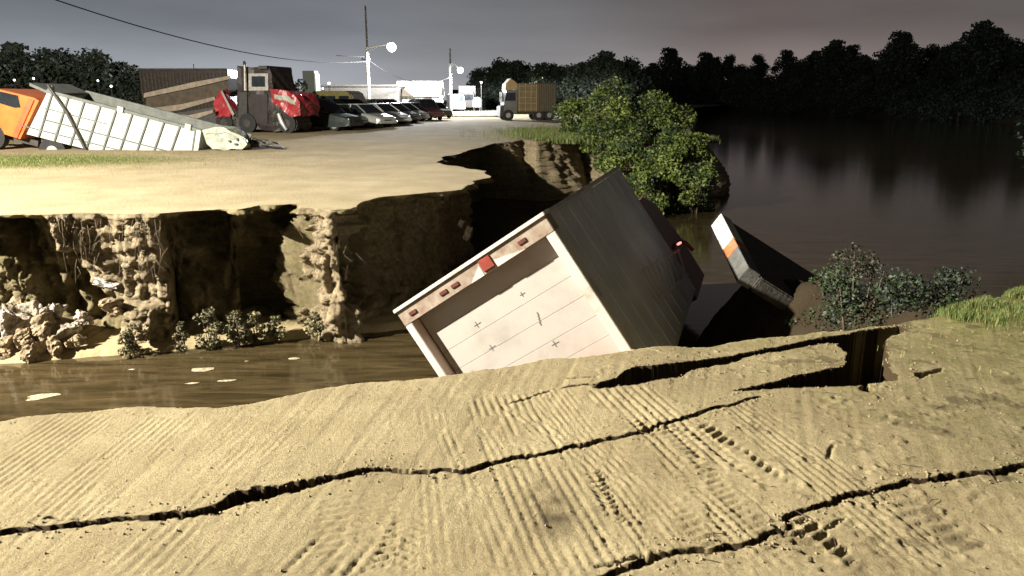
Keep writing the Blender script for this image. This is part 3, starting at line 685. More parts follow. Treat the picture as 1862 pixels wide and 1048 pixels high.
# painted crosses and tally strokes on the door
ink = MB(); yv = rec - .0165
def dpt(px, py):       # photo place -> door plane (local x,z)
    r = unray(px, py); o_ = Vector((0, 0, CH)); inv = TM.inverted(); a = inv @ o_; bb = inv @ (o_ + r); dd = bb - a; t = (yv - a.y) / dd.y; q = a + dd * t; return q.x, q.z
for (px, py, s_) in ((950, 535, .07), (868, 590, .10), (895, 632, .10), (1010, 625, .10), (800, 640, .06)):
    cx, cz = dpt(px, py); ink.box((cx, yv - .002, cz), (s_ * 1.1, .003, .007)); ink.box((cx - s_ * .1, yv - .003, cz), (.007, .003, s_ * .9))
for i in range(4):
    cx, cz = dpt(978 + i * 1.5, 571 + i * 6); ink.box((cx, yv - .002, cz), (.014, .003, .045)); 
ink.build('door_marking', M_INK, door)
# marker lamps and hazard plate on the header
for fx in (.09, .31, .39, .83):
    q = MB(); q.box((WB * fx, -.008, -.14), (.12, .02, .05), bev=.006); q.build('marker_lamp', M_RUST, header)
q = MB(); q.box((WB * .605, -.012, -.125), (.17, .02, .15), bev=.004); q.build('reflector_plate', M_RED, header)
q = MB(); q.prism([(WB * .605 - .10 - .22, -.235), (WB * .605 - .105, -.235), (WB * .605 - .105, -.10)], -.006, .0, mi=0); q.prism([(WB * .605 + .105, -.235), (WB * .605 + .52, -.235), (WB * .605 + .105, -.14)], -.006, .0); q.build('chevron', M_TW, header)
q = MB(); q.box((WB - .065, -.004, -HB + .40), (.125, .02, .5), bev=.004); q.build('post_stripe', M_PINK, tr)
TLR = emis('tail_lamp_glow', (.8, .10, .05), 1.2)
q = MB(); q.box((WB - .05, -.035, -HB + .10), (.10, .05, .12), bev=.01); q.build('tail_lamp', TLR, tr)
q = MB(); q.box((.06, -.035, -HB + .05), (.10, .05, .12), bev=.01); q.build('tail_lamp', M_RED, tr)
q = MB(); q.box((WB / 2, .02, -HB - .06), (WB, .16, .12), bev=.01); q.build('bumper', M_STEEL, tr)
tl = lamp('POINT', 'tail_lamp_light', TM @ Vector((WB - .12, -.12, -HB + .18)), 24, .04, (1, .12, .07))
# chassis, wheels, cab ahead of the box
q = MB(); [q.box((x_, LBOX / 2, -HB - .17), (.1, LBOX + 1.6, .22)) for x_ in (.75, 1.65)]; q.build('chassis', M_STEEL, tr)
def wheel(root, loc, r=.48, w=.28, M=None, name='wheel', rim=M_GAL):
    t = MB(); t.tube([(-w / 2, 0, 0), (-w / 2 + .03, 0, 0), (w / 2 - .03, 0, 0), (w / 2, 0, 0)], [r * .9, r, r, r * .9], 24)
    o = t.build(name, M_BLACK, root, loc); k_ = MB(); k_.tube([(-w / 2 - .012, 0, 0), (w / 2 + .012, 0, 0)], r * .55, 16); k_.tube([(-w / 2 - .03, 0, 0), (w / 2 + .03, 0, 0)], r * .2, 10); k_.build('rim', rim, o); return o
for x_ in (.25, WB - .25): wheel(tr, (x_, 1.2, -HB - .5))
c = MB(); prof = [(0, 0), (1.9, 0), (1.95, -.2), (1.55, -1.1), (1.5, -1.35), (0, -1.35)]
cabpoly = [(LBOX + .15, -2.75), (LBOX + 1.9, -2.75), (LBOX + 1.95, -1.9), (LBOX + 1.55, -1.0), (LBOX + .95, -.72), (LBOX + .15, -.72)]
c.prism(cabpoly, .12, WB - .12, ax='x'); c.build('cab', mat('dark_red_paint', (.16, .02, .015), (.09, .012, .01), .4, 3), tr)
# bent slatted side guard hanging from the right wall, with a lit red marker on top
def tloc(px, py, D): return TM.inverted() @ atd(px, py, D)
sg = MB()
def wpt(px, py, off=.06):
    r_ = unray(px, py); inv = TM.inverted(); a = inv @ Vector((0, 0, CH)); bb = inv @ (Vector((0, 0, CH)) + r_); dd = bb - a; t = (WB + off - a.x) / dd.x; return a + dd * t
for i in range(9): sg.tube([wpt(1169 + 8 * i, 490 - 4.5 * i), wpt(1197 + 6.3 * i, 546 - 5.5 * i)], .016, 6)
sg.tube([wpt(1170, 493), wpt(1236, 455)], .018, 6); sg.tube([wpt(1197, 546), wpt(1250, 500)], .018, 6)
sg.build('slatted_side_guard', M_TW, tr)
q = MB(); p = wpt(1235, 447, .08); q.tube([p + Vector((-.12, 0, 0)), p + Vector((-.06, 0, .06)), p + Vector((.06, 0, .06)), p + Vector((.12, 0, 0)), p + Vector((.16, 0, -.2))], .035, 8); q.build('lamp_bracket', M_RED, tr)
q = MB(); p = wpt(1235, 443, .16); q.box(p, (.09, .06, .04), bev=.012); q.build('clearance_lamp', emis('clearance_lamp_glow', (1, .35, .28), 1.6), tr)

# ================================================================== slab with white and orange painted end, dark long body
sl_ = empty('painted_slab', (0, 0, 0), 'tilted slab with a white and orange end face sticking out of the dark washout right of the box truck', 'concrete slab')
P0 = atd(1293, 411, 11.9); P1 = atd(1311, 388, 11.85); P2 = atd(1359, 464, 9.9)
u1 = (P1 - P0); th = u1.length; u1.normalize(); u3 = (P2 - P1); u3 = (u3 - u1 * u3.dot(u1)).normalized(); u2 = u1.cross(u3)
if u2.y < 0: u2 = -u2
u2 = Vector((.8515, .0082, -.5232)).normalized(); u2 = (u2 - u1 * u2.dot(u1) - u3 * u2.dot(u3)).normalized()
if u2.x < 0: u2 = -u2
SM = Matrix(((u1.x, u2.x, u3.x, P0.x), (u1.y, u2.y, u3.y, P0.y), (u1.z, u2.z, u3.z, P0.z), (0, 0, 0, 1)))
sl_.matrix_world = SM
M_ORG = mat('orange_band_paint', (.50, .17, .05), (.30, .10, .04), .7, 12)
M_CONC = mat('wet_concrete', (.13, .13, .12), (.07, .07, .065), .7, 6, .01)
M_DKC = mat('shade_dark_concrete', (.05, .045, .035), (.025, .022, .018), .8, 5, .02)  # shade of the long body put into its near-black colour
q = MB(); q.box((th / 2, .10, .56), (th, .20, 1.12), bev=.006); q.build('white_end', M_TW, sl_)
q = MB(); q.box((th / 2, .10, 1.30), (th, .20, .36), bev=.006); q.build('orange_band', M_ORG, sl_)
q = MB(); q.box((th / 2, .10, 1.88), (th, .20, .80), bev=.006); q.build('bare_end', M_CONC, sl_)
q = MB(); q.box((th / 2, 1.15, 1.2), (th - .03, 1.9, 2.3), bev=.02); q.build('slab_body', M_DKC, sl_)

# dark earth mound between slab and weeds
ex = np.linspace(2.2, 9, 150); ey = np.linspace(5.8, 13, 150); EX, EY = np.meshgrid(ex, ey)
ridge = [(atd(1400, 490, 11)), (atd(1450, 500, 10.2)), (atd(1500, 520, 9.6)), (atd(1600, 550, 8.6)), (atd(1740, 560, 7.4)), Vector((8.5, 7.4, -.1))]
D, Wd = segdist(EX, EY, [(p.x, p.y) for p in ridge], [p.z + 3.2 for p in ridge])
EZ = -3.2 + Wd * np.exp(-(D / 1.15) ** 2) + .22 * fbm(EX * 2.2, EY * 2.2, 19, 5)
bank = npmesh('riverbank', np.stack([EX, EY, EZ], -1).reshape(-1, 3), gridfaces(150, 150), M_BANK); tag(bank, kind='structure'); attr(bank, 'grass', EX * 0 + .3 * sstep(5, 6.5, EX)); attr(bank, 'damp_shade', EX * 0 + .6)

# ================================================================== rocks, litter, foam
M_ROCK = mat('pale_broken_concrete', (.40, .355, .29), (.13, .10, .07), .95, 4, .05, 12)
M_EARTHCLOD = mat('earth_clod', (.32, .25, .15), (.11, .08, .05), .95, 6, .05, 14)
def rock(name, loc, r, m, label, cat='rock', group=None, sq=(1, .8, .7)):
    bm = bmesh.new(); bmesh.ops.create_icosphere(bm, subdivisions=4, radius=1); sd = rg.randrange(1000)
    cuts = [(Vector((rg.gauss(0, 1), rg.gauss(0, 1), rg.gauss(0, 1))).normalized(), rg.uniform(.55, .85)) for _ in range(11)]
    for v in bm.verts:
        p = v.co.copy()
        for n_, d_ in cuts:
            e_ = p.dot(n_) - d_
            if e_ > 0: p -= n_ * e_
        p *= 1 + .55 * float(fbm(p.x * 2 + sd, p.y * 2 + p.z * 1.7, 5, 5, .6))
        v.co = Vector((p.x * r * sq[0], p.y * r * sq[1], p.z * r * sq[2]))
    me = bpy.data.meshes.new(name); bm.to_mesh(me); bm.free(); me.materials.append(m)
    o = bpy.data.objects.new(name, me); COL.objects.link(o); o.location = loc; o.rotation_euler = (rg.uniform(0, 6), rg.uniform(0, 6), rg.uniform(0, 6)); return tag(o, label, cat, group)
for (px, py, D, r, m, lab) in ((20, 585, 11.5, .34, M_ROCK, 'large pale concrete chunk at the left edge of the cliff foot'), (45, 618, 11.3, .26, M_EARTHCLOD, 'brown clod under the large pale chunk'), (98, 568, 11.8, .24, M_ROCK, 'pale pointed chunk right of the large one'),
                               (80, 598, 11.5, .26, M_EARTHCLOD, 'dark clod between the pale chunks'), (122, 598, 11.6, .22, M_ROCK, 'flat pale chunk leaning to the dark hollow'), (2, 632, 11.2, .26, M_EARTHCLOD, 'lowest clod at the left frame edge by the shore'),
                               (150, 578, 11.9, .18, M_ROCK, 'small pale chunk at the right end of the heap'), (60, 640, 11.15, .2, M_EARTHCLOD, 'small clod on the shore below the heap'), (205, 560, 11.75, .24, M_EARTHCLOD, 'clod standing at the foot of the wide buttress'),
                               (262, 606, 11.6, .2, M_EARTHCLOD, 'small clod right of the ragged weed'), (-40, 600, 11.3, .36, M_ROCK, 'pale chunk partly cut by the left frame edge'), (600, 580, 12.7, .2, M_EARTHCLOD, 'clod at the foot of the narrow buttress'),
                               (60, 570, 11.8, .22, M_ROCK, 'pale chunk behind the large one on top of the heap'), (135, 622, 11.4, .18, M_EARTHCLOD, 'clod below the flat pale chunk'), (100, 632, 11.3, .2, M_EARTHCLOD, 'clod in the lower middle of the heap'), (30, 560, 11.9, .2, M_EARTHCLOD, 'brown clod topping the rubble heap')):
    rock('rubble_chunk', atd(px, py, D), r, m, lab, 'rock', 'rubble at the cliff foot')
def sheet(name, loc, sx_, sy_, m, label, cat, tilt=(0, 0, 0), amp=.12, n=14, th_=.01):
    v = []; f = []; sd = rg.randrange(999)
    for j in range(n):
        for i in range(n):
            a, b_ = i / (n - 1) - .5, j / (n - 1) - .5; e_ = 1 + .5 * float(vnoise(a * 6 + sd, b_ * 6, 3))
            v.append((a * sx_ * e_, b_ * sy_ * e_, amp * float(fbm(a * 4 + sd, b_ * 4, 5, 3))))
    k_ = len(v); v += [(p[0], p[1], p[2] - th_) for p in v]
    for j in range(n - 1):
        for i in range(n - 1):
            q = (j * n + i, j * n + i + 1, (j + 1) * n + i + 1, (j + 1) * n + i); f.append(q); f.append(tuple(k_ + t for t in reversed(q)))
    m_ = MB(); m_.add(v, f); o = m_.build(name, m, None, loc); o.rotation_euler = tilt; return tag(o, label, cat)
M_PLAS = mat('dirty_white_plastic', (.45, .43, .39), (.28, .26, .22), .5, 8)
sheet('plastic_sheet', atd(190, 516, 11.3), .34, .12, M_PLAS, 'torn white plastic sheet hanging on the wide lit buttress', 'plastic sheet', (R(50), R(12), 0), .07)
sheet('plastic_scrap', atd(838, 407, 15.2), .10, .15, M_PLAS, 'small white scrap caught in the dark cliff above the truck header', 'litter', (R(60), R(30), 0), .05)
sheet('cloth_rag', atd(850, 425, 14.8), .12, .28, mat('tan_rag', (.42, .36, .27), (.22, .18, .12), .9, 12), 'tan rag hanging below the white scrap in the dark cliff', 'rag', (R(70), R(20), 0), .07)
foam = MB()
for (px, py, rx, ry) in ((370, 672, .17, .09), (80, 720, .19, .10), (62, 726, .1, .05), (535, 652, .08, .05), (415, 692, .14, .04), (350, 697, .10, .03), (240, 672, .05, .02), (448, 657, .03, .015)):
    c_ = at(px, py, WL + .006); n = 26; sd = rg.random() * 50; vs = [(c_.x, c_.y, c_.z + .012)]
    for i in range(n):
        a = 2 * PI * i / n; k_ = 1 + .5 * float(fbm(math.cos(a) * 1.6 + sd, math.sin(a) * 1.6, 3, 3)); u_, v_ = rx * math.cos(a) * k_, ry * math.sin(a) * k_; vs.append((c_.x + u_ * .97 - v_ * .2, c_.y + v_ * .97 + u_ * .2, c_.z))
    foam.add(vs, [(0, i + 1, (i + 1) % n + 1) for i in range(n)])
fo = foam.build('foam', mat('river_foam', (.46, .40, .28), (.16, .125, .07), .8, 26)); tag(fo, 'pale foam patches drifting on the brown channel', 'foam', kind='stuff')

# ================================================================== dump truck, sunk and tipped at the left
dt = empty('dump_truck', (0, 0, 0), 'orange cabbed dump truck with a white ribbed bed, sunk at its tail', 'dump truck')
M_BED = mat('white_bed_paint', (.45, .47, .42), (.27, .28, .24), .6, 1.6, .003, lo=.3, hi=.5, detail=8)
M_BEDG = mat('grey_liner_rib_shade', (.13, .14, .125), (.075, .08, .07), .7, 3)  # grey parts; on ribs and seams the tone paints their shadow lines
M_OR = mat('orange_paint', (.62, .15, .02), (.5, .11, .015), .4, 3, coat=.3)
M_GLASS = mat('dark_glass', (.02, .025, .03), (.012, .015, .018), .12, 3)
tl_ = atd(86, 166, 26.0); br_ = atd(366, 238, 26.0)
ax = (br_ - tl_); LB = ax.length; ax.normalize(); ay = Vector((-ax.y, ax.x, 0)).normalized(); azv = ax.cross(ay)
DM = Matrix(((ax.x, ay.x, azv.x, tl_.x), (ax.y, ay.y, azv.y, tl_.y), (ax.z, ay.z, azv.z, tl_.z), (0, 0, 0, 1)))
dt.matrix_world = DM      # local: x to the tail, y away from camera, z up, origin = near top front corner
HD = 1.62; BW = 2.4
q = MB()
q.prism([(0, -.05), (LB, -.05), (LB, -HD), (-.55, -HD)], 0, .05)
q.box(((LB - .5) / 2, BW / 2, -HD + .03), (LB + .4, BW - .12, .05)); q.box((LB - .04, BW / 2, -HD / 2), (.06, BW - .12, HD - .1))
q.prism([(0, -.05), (.06, -.05), (-.49, -HD), (-.55, -HD)], .052, BW - .052)
bed = q.build('dump_bed', M_BED, dt)
q = MB(); q.prism([(0, -.05), (LB, -.05), (LB, -HD), (-.55, -HD)], BW - .05, BW); q.build('far_side', M_BEDG, bed)
q = MB(); q.box((LB / 2, .0, .0), (LB + .04, .14, .10), bev=.01); q.box((LB / 2, BW, .0), (LB + .04, .14, .10), bev=.01)
q.build('top_rail', M_BEDG, bed)
for i in range(10):
    x0 = .15 + i * (LB - .2) / 9.3; sh_ = -.30 if i < 9 else 0
    q = MB(); q.prism([(x0, -.06), (x0 + .055, -.06), (x0 + .055 + sh_, -HD), (x0 + sh_, -HD)], -.05, -.001); q.build('rib', M_BEDG, bed)  # dark tone carries the rib's shadow line
q = MB(); q.box((LB / 2 - .12, -.03, -HD * .60), (LB - .2, .05, .035)); q.box((.9, -.028, -HD * .84), (3.4, .045, .03)); q.box((1.0, -.028, -HD * .36), (2.2, .045, .025)); q.build('side_seam', M_BEDG, bed)  # dark like the ribs, shadow lines put into the colour
q = MB(); q.box((LB - .05, -.04, -HD / 2), (.16, .10, HD), bev=.01); q.build('corner_post', M_BED, bed)
for fx in (.48, .92): q = MB(); q.box((LB * fx, -.05, .03), (.2, .16, .18), bev=.01); q.build('rail_bracket', M_BED, bed)
q = MB(); q.tube([(.05, -.10, .22), (.8, -.12, -.55), (1.55, -.12, -HD - .02)], .045, 8); q.build('tarp_arm', M_STEEL, dt)
q = MB(); q.prism([(-.62, .12), (.12, -.02), (.12, -.10), (-.62, .02)], .02, BW - .02); q.prism([(.05, .22), (.16, .22), (.2, 0), (0, 0)], -.04, .1); q.build('cab_shield', M_BEDG, dt)
cb = MB(); cz = -.32
cabp = [(-2.35, -1.35), (-.74, -1.95), (-.25, -.38), (-.42, -.33), (-.95, -.42), (-1.9, -.45), (-2.3, -.85)]
cabp = [(-2.5, -1.75), (-.78, -1.86), (-.28, -.40), (-.45, -.34), (-1.75, -.36), (-2.15, -.80), (-3.1, -.95), (-3.2, -1.7)]
cb.prism(cabp, .05, BW - .15); cab = cb.build('cab', M_OR, dt)
q = MB(); q.prism([(-1.72, -.42), (-.98, -.40), (-.86, -.78), (-1.05, -.84), (-1.95, -.80)], .03, .049); q.build('window', M_GLASS, cab)
q = MB(); q.prism([(-.62, -.42), (-.42, -.42), (-.86, -1.84), (-1.02, -1.80)], .0, .045); q.build('rear_pillar', mat('red_orange_paint', (.75, .11, .03), (.6, .08, .02), .4, 3), cab)
q = MB(); q.box((-2.0, .5, -1.95), (3.2, .12, .2)); q.box((1.6, .5, -HD - .15), (3.8, .12, .2)); q.box((1.6, 1.7, -HD - .15), (3.8, .12, .2)); q.build('chassis', M_STEEL, dt)
def dwheel(x_, z_):
    for y_ in (.18, BW - .2):
        t = MB(); t.tube([(x_, y_ - .14, z_), (x_, y_ + .14, z_)], .46, 22); o = t.build('wheel', M_BLACK, dt); k_ = MB(); k_.tube([(x_, y_ - .16, z_), (x_, y_ + .16, z_)], .2, 14); k_.build('rim', M_GAL, o)
dwheel(-1.75, -2.0); dwheel(.35, -HD - .38)

# crumpled pale car wreck piece
M_PALE = mat('pale_cream_paint', (.36, .38, .31), (.22, .23, .18), .5, 4, .004)
hw = empty('wrecked_bonnet', atd(418, 272, 26.2), 'crumpled pale bonnet shell lying upside down next to the dump bed', 'car part')
q = MB(); q.prism([(-.82, .62), (-.35, .74), (.05, .70), (.62, .42), (.70, .20), (.52, -.02), (-.5, -.02), (-.68, .2)], -.35, .55); q.build('bonnet_shell', M_PALE, hw, crumple=.12)
q = MB(); q.prism([(-.80, .64), (-.32, .78), (.08, .72), (.66, .44), (.60, .38), (.05, .60), (-.7, .52)], -.39, .6); q.build('folded_skin', M_PALE, hw, crumple=.10)
q = MB(); q.box((.15, -.37, .30), (.07, .03, .07)); q.box((.36, -.37, .20), (.10, .03, .06)); q.box((.42, -.37, .36), (.05, .03, .1)); q.build('bracket_hole', M_STEEL, hw)
dd_ = empty('dark_scrap', atd(478, 270, 26.6), 'low dark scrap piece on the ground right of the pale bonnet', 'scrap')
q = MB(); q.prism([(-.7, 0), (-.55, .32), (-.2, .24), (.1, .30), (.5, .14), (.75, 0)], -.2, .3); q.build('scrap_shell', M_STEEL, dd_, crumple=.25); q = MB(); q.tube([(-.5, -.2, .1), (-.2, -.25, .38), (.1, -.2, .22)], .03, 6); q.build('bent_pipe', M_BLACK, dd_)

# ================================================================== red semi tractor wreck
M_RP = mat('red_paint', (.36, .03, .035), (.22, .018, .02), .35, 3, coat=.3)
M_DCAB = mat('dark_maroon_cab', (.030, .020, .018), (.014, .011, .010), .5, 3)
o0 = atd(470, 238, 40)
rt = empty('semi_truck', (o0.x, 40, 0), 'dark wrecked semi tractor with a bright red bonnet in the yard', 'truck', rz=R(-14))
def X4(px, py): p = atd(px, py, 40); return (p.x - o0.x, p.z)
def pr(pl, y0, y1, m, name, par, cr_=0):
    q = MB(); q.prism([X4(*p) for p in pl], y0, y1); return q.build(name, m, par, crumple=cr_)
pr([(424, 122), (426, 235), (500, 238), (500, 160), (492, 122)], .1, 2.3, M_DCAB, 'sleeper_cab', rt, .12)
fr = pr([(450, 134), (490, 134), (490, 165), (450, 165)], .02, .09, M_GAL, 'window_frame', rt); pr([(457, 139), (484, 139), (484, 158), (457, 158)], -.01, .018, M_GLASS, 'window', fr)
pr([(473, 120), (490, 120), (490, 126), (473, 126)], -.1, 2.3, M_STEEL, 'roof_visor', rt)
pr([(496, 163), (515, 165), (545, 172), (556, 186), (556, 212), (540, 214), (520, 200), (500, 188)], -.05, 1.9, M_RP, 'bonnet', rt, .13)
pr([(500, 190), (520, 202), (540, 216), (540, 236), (500, 238)], .1, 1.8, M_STEEL, 'engine_bay', rt, .3)
q = MB(); p = X4(447, 165); p2 = X4(446, 118); q.tube([(p[0], -.12, p[1]), (p2[0], -.12, p2[1])], [.085, .06], 10); ex_ = q.build('exhaust_stack', M_GAL, rt); q = MB(); q.tube([(p2[0], -.12, p2[1]), (p2[0] - .02, -.12, p2[1] + .18)], [.09, .06], 8); q.build('rain_cap', M_BLACK, ex_)
q = MB(); a = X4(514, 207); b2 = X4(530, 236); q.tube([(a[0], -.15, a[1]), ((a[0] + b2[0]) / 2 - .03, -.2, (a[1] + b2[1]) / 2), (b2[0], -.15, b2[1])], [.10, .13, .09], 8); q.build('chrome_bumper', mat('chrome', (.75, .78, .78), (.6, .62, .62), .25, 4, metal=.7), rt)
pr([(380, 185), (395, 165), (420, 205), (416, 213), (384, 210)], -.1, .5, M_RP, 'rear_fender', rt, .15); pr([(396, 166), (399, 165), (424, 208), (420, 212)], -.14, -.1, M_GAL, 'fender_trim', rt)
pr([(385, 212), (430, 205), (430, 238), (380, 240)], .1, 2.0, M_STEEL, 'frame', rt, .4)
pr([(430, 168), (447, 168), (447, 232), (430, 230)], .0, .1, M_STEEL, 'fuel_tank_strap', rt)
pr([(452, 172), (488, 172), (488, 226), (452, 224)], .03, .1, M_DCAB, 'door', rt)
pr([(505, 172), (530, 176), (548, 184), (548, 190), (528, 184), (505, 180)], -.09, -.045, M_PALE, 'bonnet_scrape', rt, .1)
for px_ in (400, 448, 528):
    a = X4(px_, 222); t = MB(); t.tube([(a[0], -.05, .5), (a[0], .28, .5)], .5, 20); w_ = t.build('wheel', M_BLACK, rt); t = MB(); t.tube([(a[0], -.07, .5), (a[0], .0, .5)], .22, 12); t.build('rim', M_STEEL, w_)
# dump trailer left of it
tr2 = empty('tipper_trailer', (atd(335, 200, 44).x, 44, 0), 'rusty brown tipper trailer with beige rails, tilted behind the white dump bed', 'trailer')
ox = tr2.location.x
def pr2(pl, D, y0, y1, m, name, par):
    q = MB(); q.prism([(atd(*p, D).x - ox, atd(*p, D).z) for p in pl], y0, y1); return q.build(name, m, par)
M_BRN = mat('rusty_brown_panel', (.085, .06, .036), (.04, .03, .02), .8, 3, .004); M_BEI = mat('beige_rail', (.28, .23, .17), (.17, .14, .10), .7, 4)
pr2([(264, 172), (414, 142), (414, 172), (330, 190), (264, 200)], 44, .1, 2.4, M_BRN, 'side_panel', tr2)
pr2([(262, 170), (350, 150), (418, 138), (418, 144), (350, 160), (262, 178)], 44, -.04, .1, M_BEI, 'top_rail', tr2)
pr2([(268, 198), (330, 190), (392, 176), (392, 182), (330, 200), (268, 210)], 44, -.10, .1, M_BEI, 'lower_rail', tr2)
pr2([(250, 196), (345, 210), (390, 200), (390, 205), (345, 222), (250, 205)], 40, -4.2, -3.9, M_BEI, 'fallen_rail', tr2)
pr2([(290, 210), (420, 190), (420, 236), (290, 240)], 44, .3, 2.2, M_STEEL, 'undercarriage', tr2)
dc = empty('dark_container', (atd(340, 200, 58).x, 58, 0), 'long dark brown container behind the tipper trailer', 'container'); q = MB(); w_ = 155 / F * 58
q.box((0, 1.2, 1.95), (w_, 2.4, 3.9), bev=.03); q.build('shell', M_DCAB, dc); q = MB()
for i in range(24): q.box((-w_ / 2 + (i + .5) * w_ / 24, -.03, 1.9), (w_ / 60, .06, 3.5))
q.build('corrugation', M_BRN, dc); q = MB(); q.box((0, -.05, 3.9), (w_ + .05, .1, .14)); q.build('top_beam', M_BRN, dc)
pt = atd(346, 116, 58); q = MB(); q.tube([(pt.x, 58.6, 3.9), (pt.x, 58.6, pt.z)], .04, 6); tag(q.build('antenna', M_STEEL), 'thin dark mast sticking up from the long dark container', 'antenna')
gc = atd(565, 200, 58); q = empty('upright_container', (gc.x, 58, 0), 'narrow dark green upright container standing right of the red bonnet', 'container')
m_ = MB(); m_.box((0, .6, 1.9), (.9, 1.2, 3.8), bev=.02); m_.build('shell', mat('dark_green_paint', (.045, .06, .045), (.025, .035, .025), .6, 3), q); m_ = MB(); m_.box((.5, .5, 1.8), (.1, 1.2, 3.6)); m_.box((-.5, .5, 1.3), (.1, 1.2, 2.6)); m_.build('side_rib', M_PALE, q)
for (px, py, D, lab) in ((512, 150, 52, 'leafy dark shrub behind the red bonnet of the wrecked semi'), (540, 158, 53, 'smaller dark shrub left of the narrow green container')):
    t = atd(px, py - 14, D); plant_obj('shrub', rg, t.z, 1.5, 2200, .16, M_DK + [M_LEAF[2]], .05, 18, (t.x, D, 0), 'round', lab, 'bush', None, False)

# ================================================================== parked cars
M_TYRE = M_BLACK
def car(paint, kind='sedan'):
    root = empty('parked_car', (0, 0, 0), 'x', 'car')
    L, Wd_, H = (4.5, 1.78, 1.42) if kind == 'sedan' else (4.6, 1.85, 1.72)
    # x forward
    def loft(stations, name, m, par):
        q = MB(); ring = []
        for (x_, z0, z1, w0, w1) in stations:
            zs = [(-w0, z0), (-w1 * 1.02, z0 + (z1 - z0) * .45), (-w1, z1 - .08), (-w1 * .86, z1), (0, z1 + .025), (w1 * .86, z1), (w1, z1 - .08), (w1 * 1.02, z0 + (z1 - z0) * .45), (w0, z0)]
            ring.append([(x_, a, b_) for a, b_ in zs])
        vs = [p for r_ in ring for p in r_]; n_ = 9
        fs = [(i * n_ + k_, i * n_ + (k_ + 1) % n_, (i + 1) * n_ + (k_ + 1) % n_, (i + 1) * n_ + k_) for i in range(len(ring) - 1) for k_ in range(n_)] + [tuple(range(n_)), tuple(range(len(vs) - 1, len(vs) - n_ - 1, -1))]
        q.add(vs, fs); return q.build(name, m, par, smooth=False)
    w = Wd_ / 2; bl = .92 if kind == 'sedan' else 1.02
    body = loft([(-L / 2, .35, bl - .18, w * .8, w * .82), (-L / 2 + .15, .25, bl - .04, w * .92, w * .9), (-1.2, .22, bl, w * .97, w * .97), (0, .22, bl, w * .98, w), (.9, .22, bl - .02, w * .97, w * .98), (1.5, .22, bl - .12, w * .95, w * .94), (L / 2 - .2, .25, bl - .24, w * .9, w * .86), (L / 2, .35, bl - .36, w * .78, w * .74)], 'body', paint, root)
    if kind == 'sedan': cs = [(-1.75, bl - .04, bl, w * .9, w * .84), (-1.15, bl - .04, H - .06, w * .92, w * .74), (-.3, bl - .04, H, w * .93, w * .76), (.25, bl - .04, H - .04, w * .93, w * .75), (1.05, bl - .04, bl + .0, w * .92, w * .84)]
    else: cs = [(-2.15, bl - .04, bl + .1, w * .9, w * .84), (-1.95, bl - .04, H - .08, w * .92, w * .78), (-.6, bl - .04, H, w * .93, w * .79), (.3, bl - .04, H - .04, w * .93, w * .78), (1.1, bl - .04, bl, w * .92, w * .84)]
    loft(cs, 'window', M_GLASS, root)
    rf = MB(); x0, x1 = (-1.12, .22) if kind == 'sedan' else (-1.92, .28); rf.box(((x0 + x1) / 2, 0, H - .01), (x1 - x0, w * 1.42, .07), bev=.03)
    for sx_ in (-1, 1):
        for (xa, za, xb, zb_) in ((x1, H - .05, 1.06, bl), (x0, H - .07, (-1.75 if kind == 'sedan' else -2.12), bl), (-.4, H - .03, -.42, bl)): rf.tube([(xa, sx_ * w * .74, za), (xb, sx_ * w * .87, zb_)], .035, 6)
    rf.build('roof', paint, root)
    for sx_ in (-1, 1):
        q = MB(); q.box((L / 2 - .10, sx_ * w * .60, bl - .40), (.14, .34, .14), bev=.03); q.build('headlight', M_HL, root)
        for x_ in (-1.38, 1.38):
            t = MB(); t.tube([(x_, sx_ * w * .8 - .11, .32), (x_, sx_ * w * .8 + .11, .32)], .32, 18); wh = t.build('wheel', M_TYRE, root)
            t = MB(); t.tube([(x_, sx_ * w * .8 + sx_ * .10, .32), (x_, sx_ * w * .8 + sx_ * .125, .32)], .2, 12); t.build('rim', M_GAL, wh)
    q = MB(); q.box((L / 2 - .02, 0, bl - .46), (.06, w * .7, .12), bev=.01); q.build('grille', M_STEEL, root)
    q = MB(); q.box((L / 2 + .0, 0, .36), (.16, w * 1.65, .16), bev=.04); q.build('bumper', paint, root)
    return root
M_HL = mat('headlight_glass', (.75, .77, .75), (.6, .62, .6), .15, 3)
P_SIL = mat('silver_paint', (.50, .52, .48), (.42, .44, .40), .3, 2, metal=.3, coat=.4); P_DK = mat('dark_green_car_paint', (.035, .045, .04), (.02, .028, .025), .3, 2, coat=.4)
P_GR = mat('grey_car_paint', (.16, .16, .15), (.11, .11, .10), .3, 2, coat=.4); P_WH = mat('white_car_paint', (.72, .73, .70), (.62, .63, .6), .35, 2, coat=.3); P_MR = mat('maroon_car_paint', (.12, .05, .05), (.08, .03, .03), .35, 2, coat=.3)
cp = {k_: car(*k_v) for k_, k_v in (('dk', (P_DK, 'suv')), ('sil', (P_SIL, 'sedan')), ('wh', (P_WH, 'sedan')), ('gr', (P_GR, 'sedan')), ('mr', (P_MR, 'suv')))}
used = set()
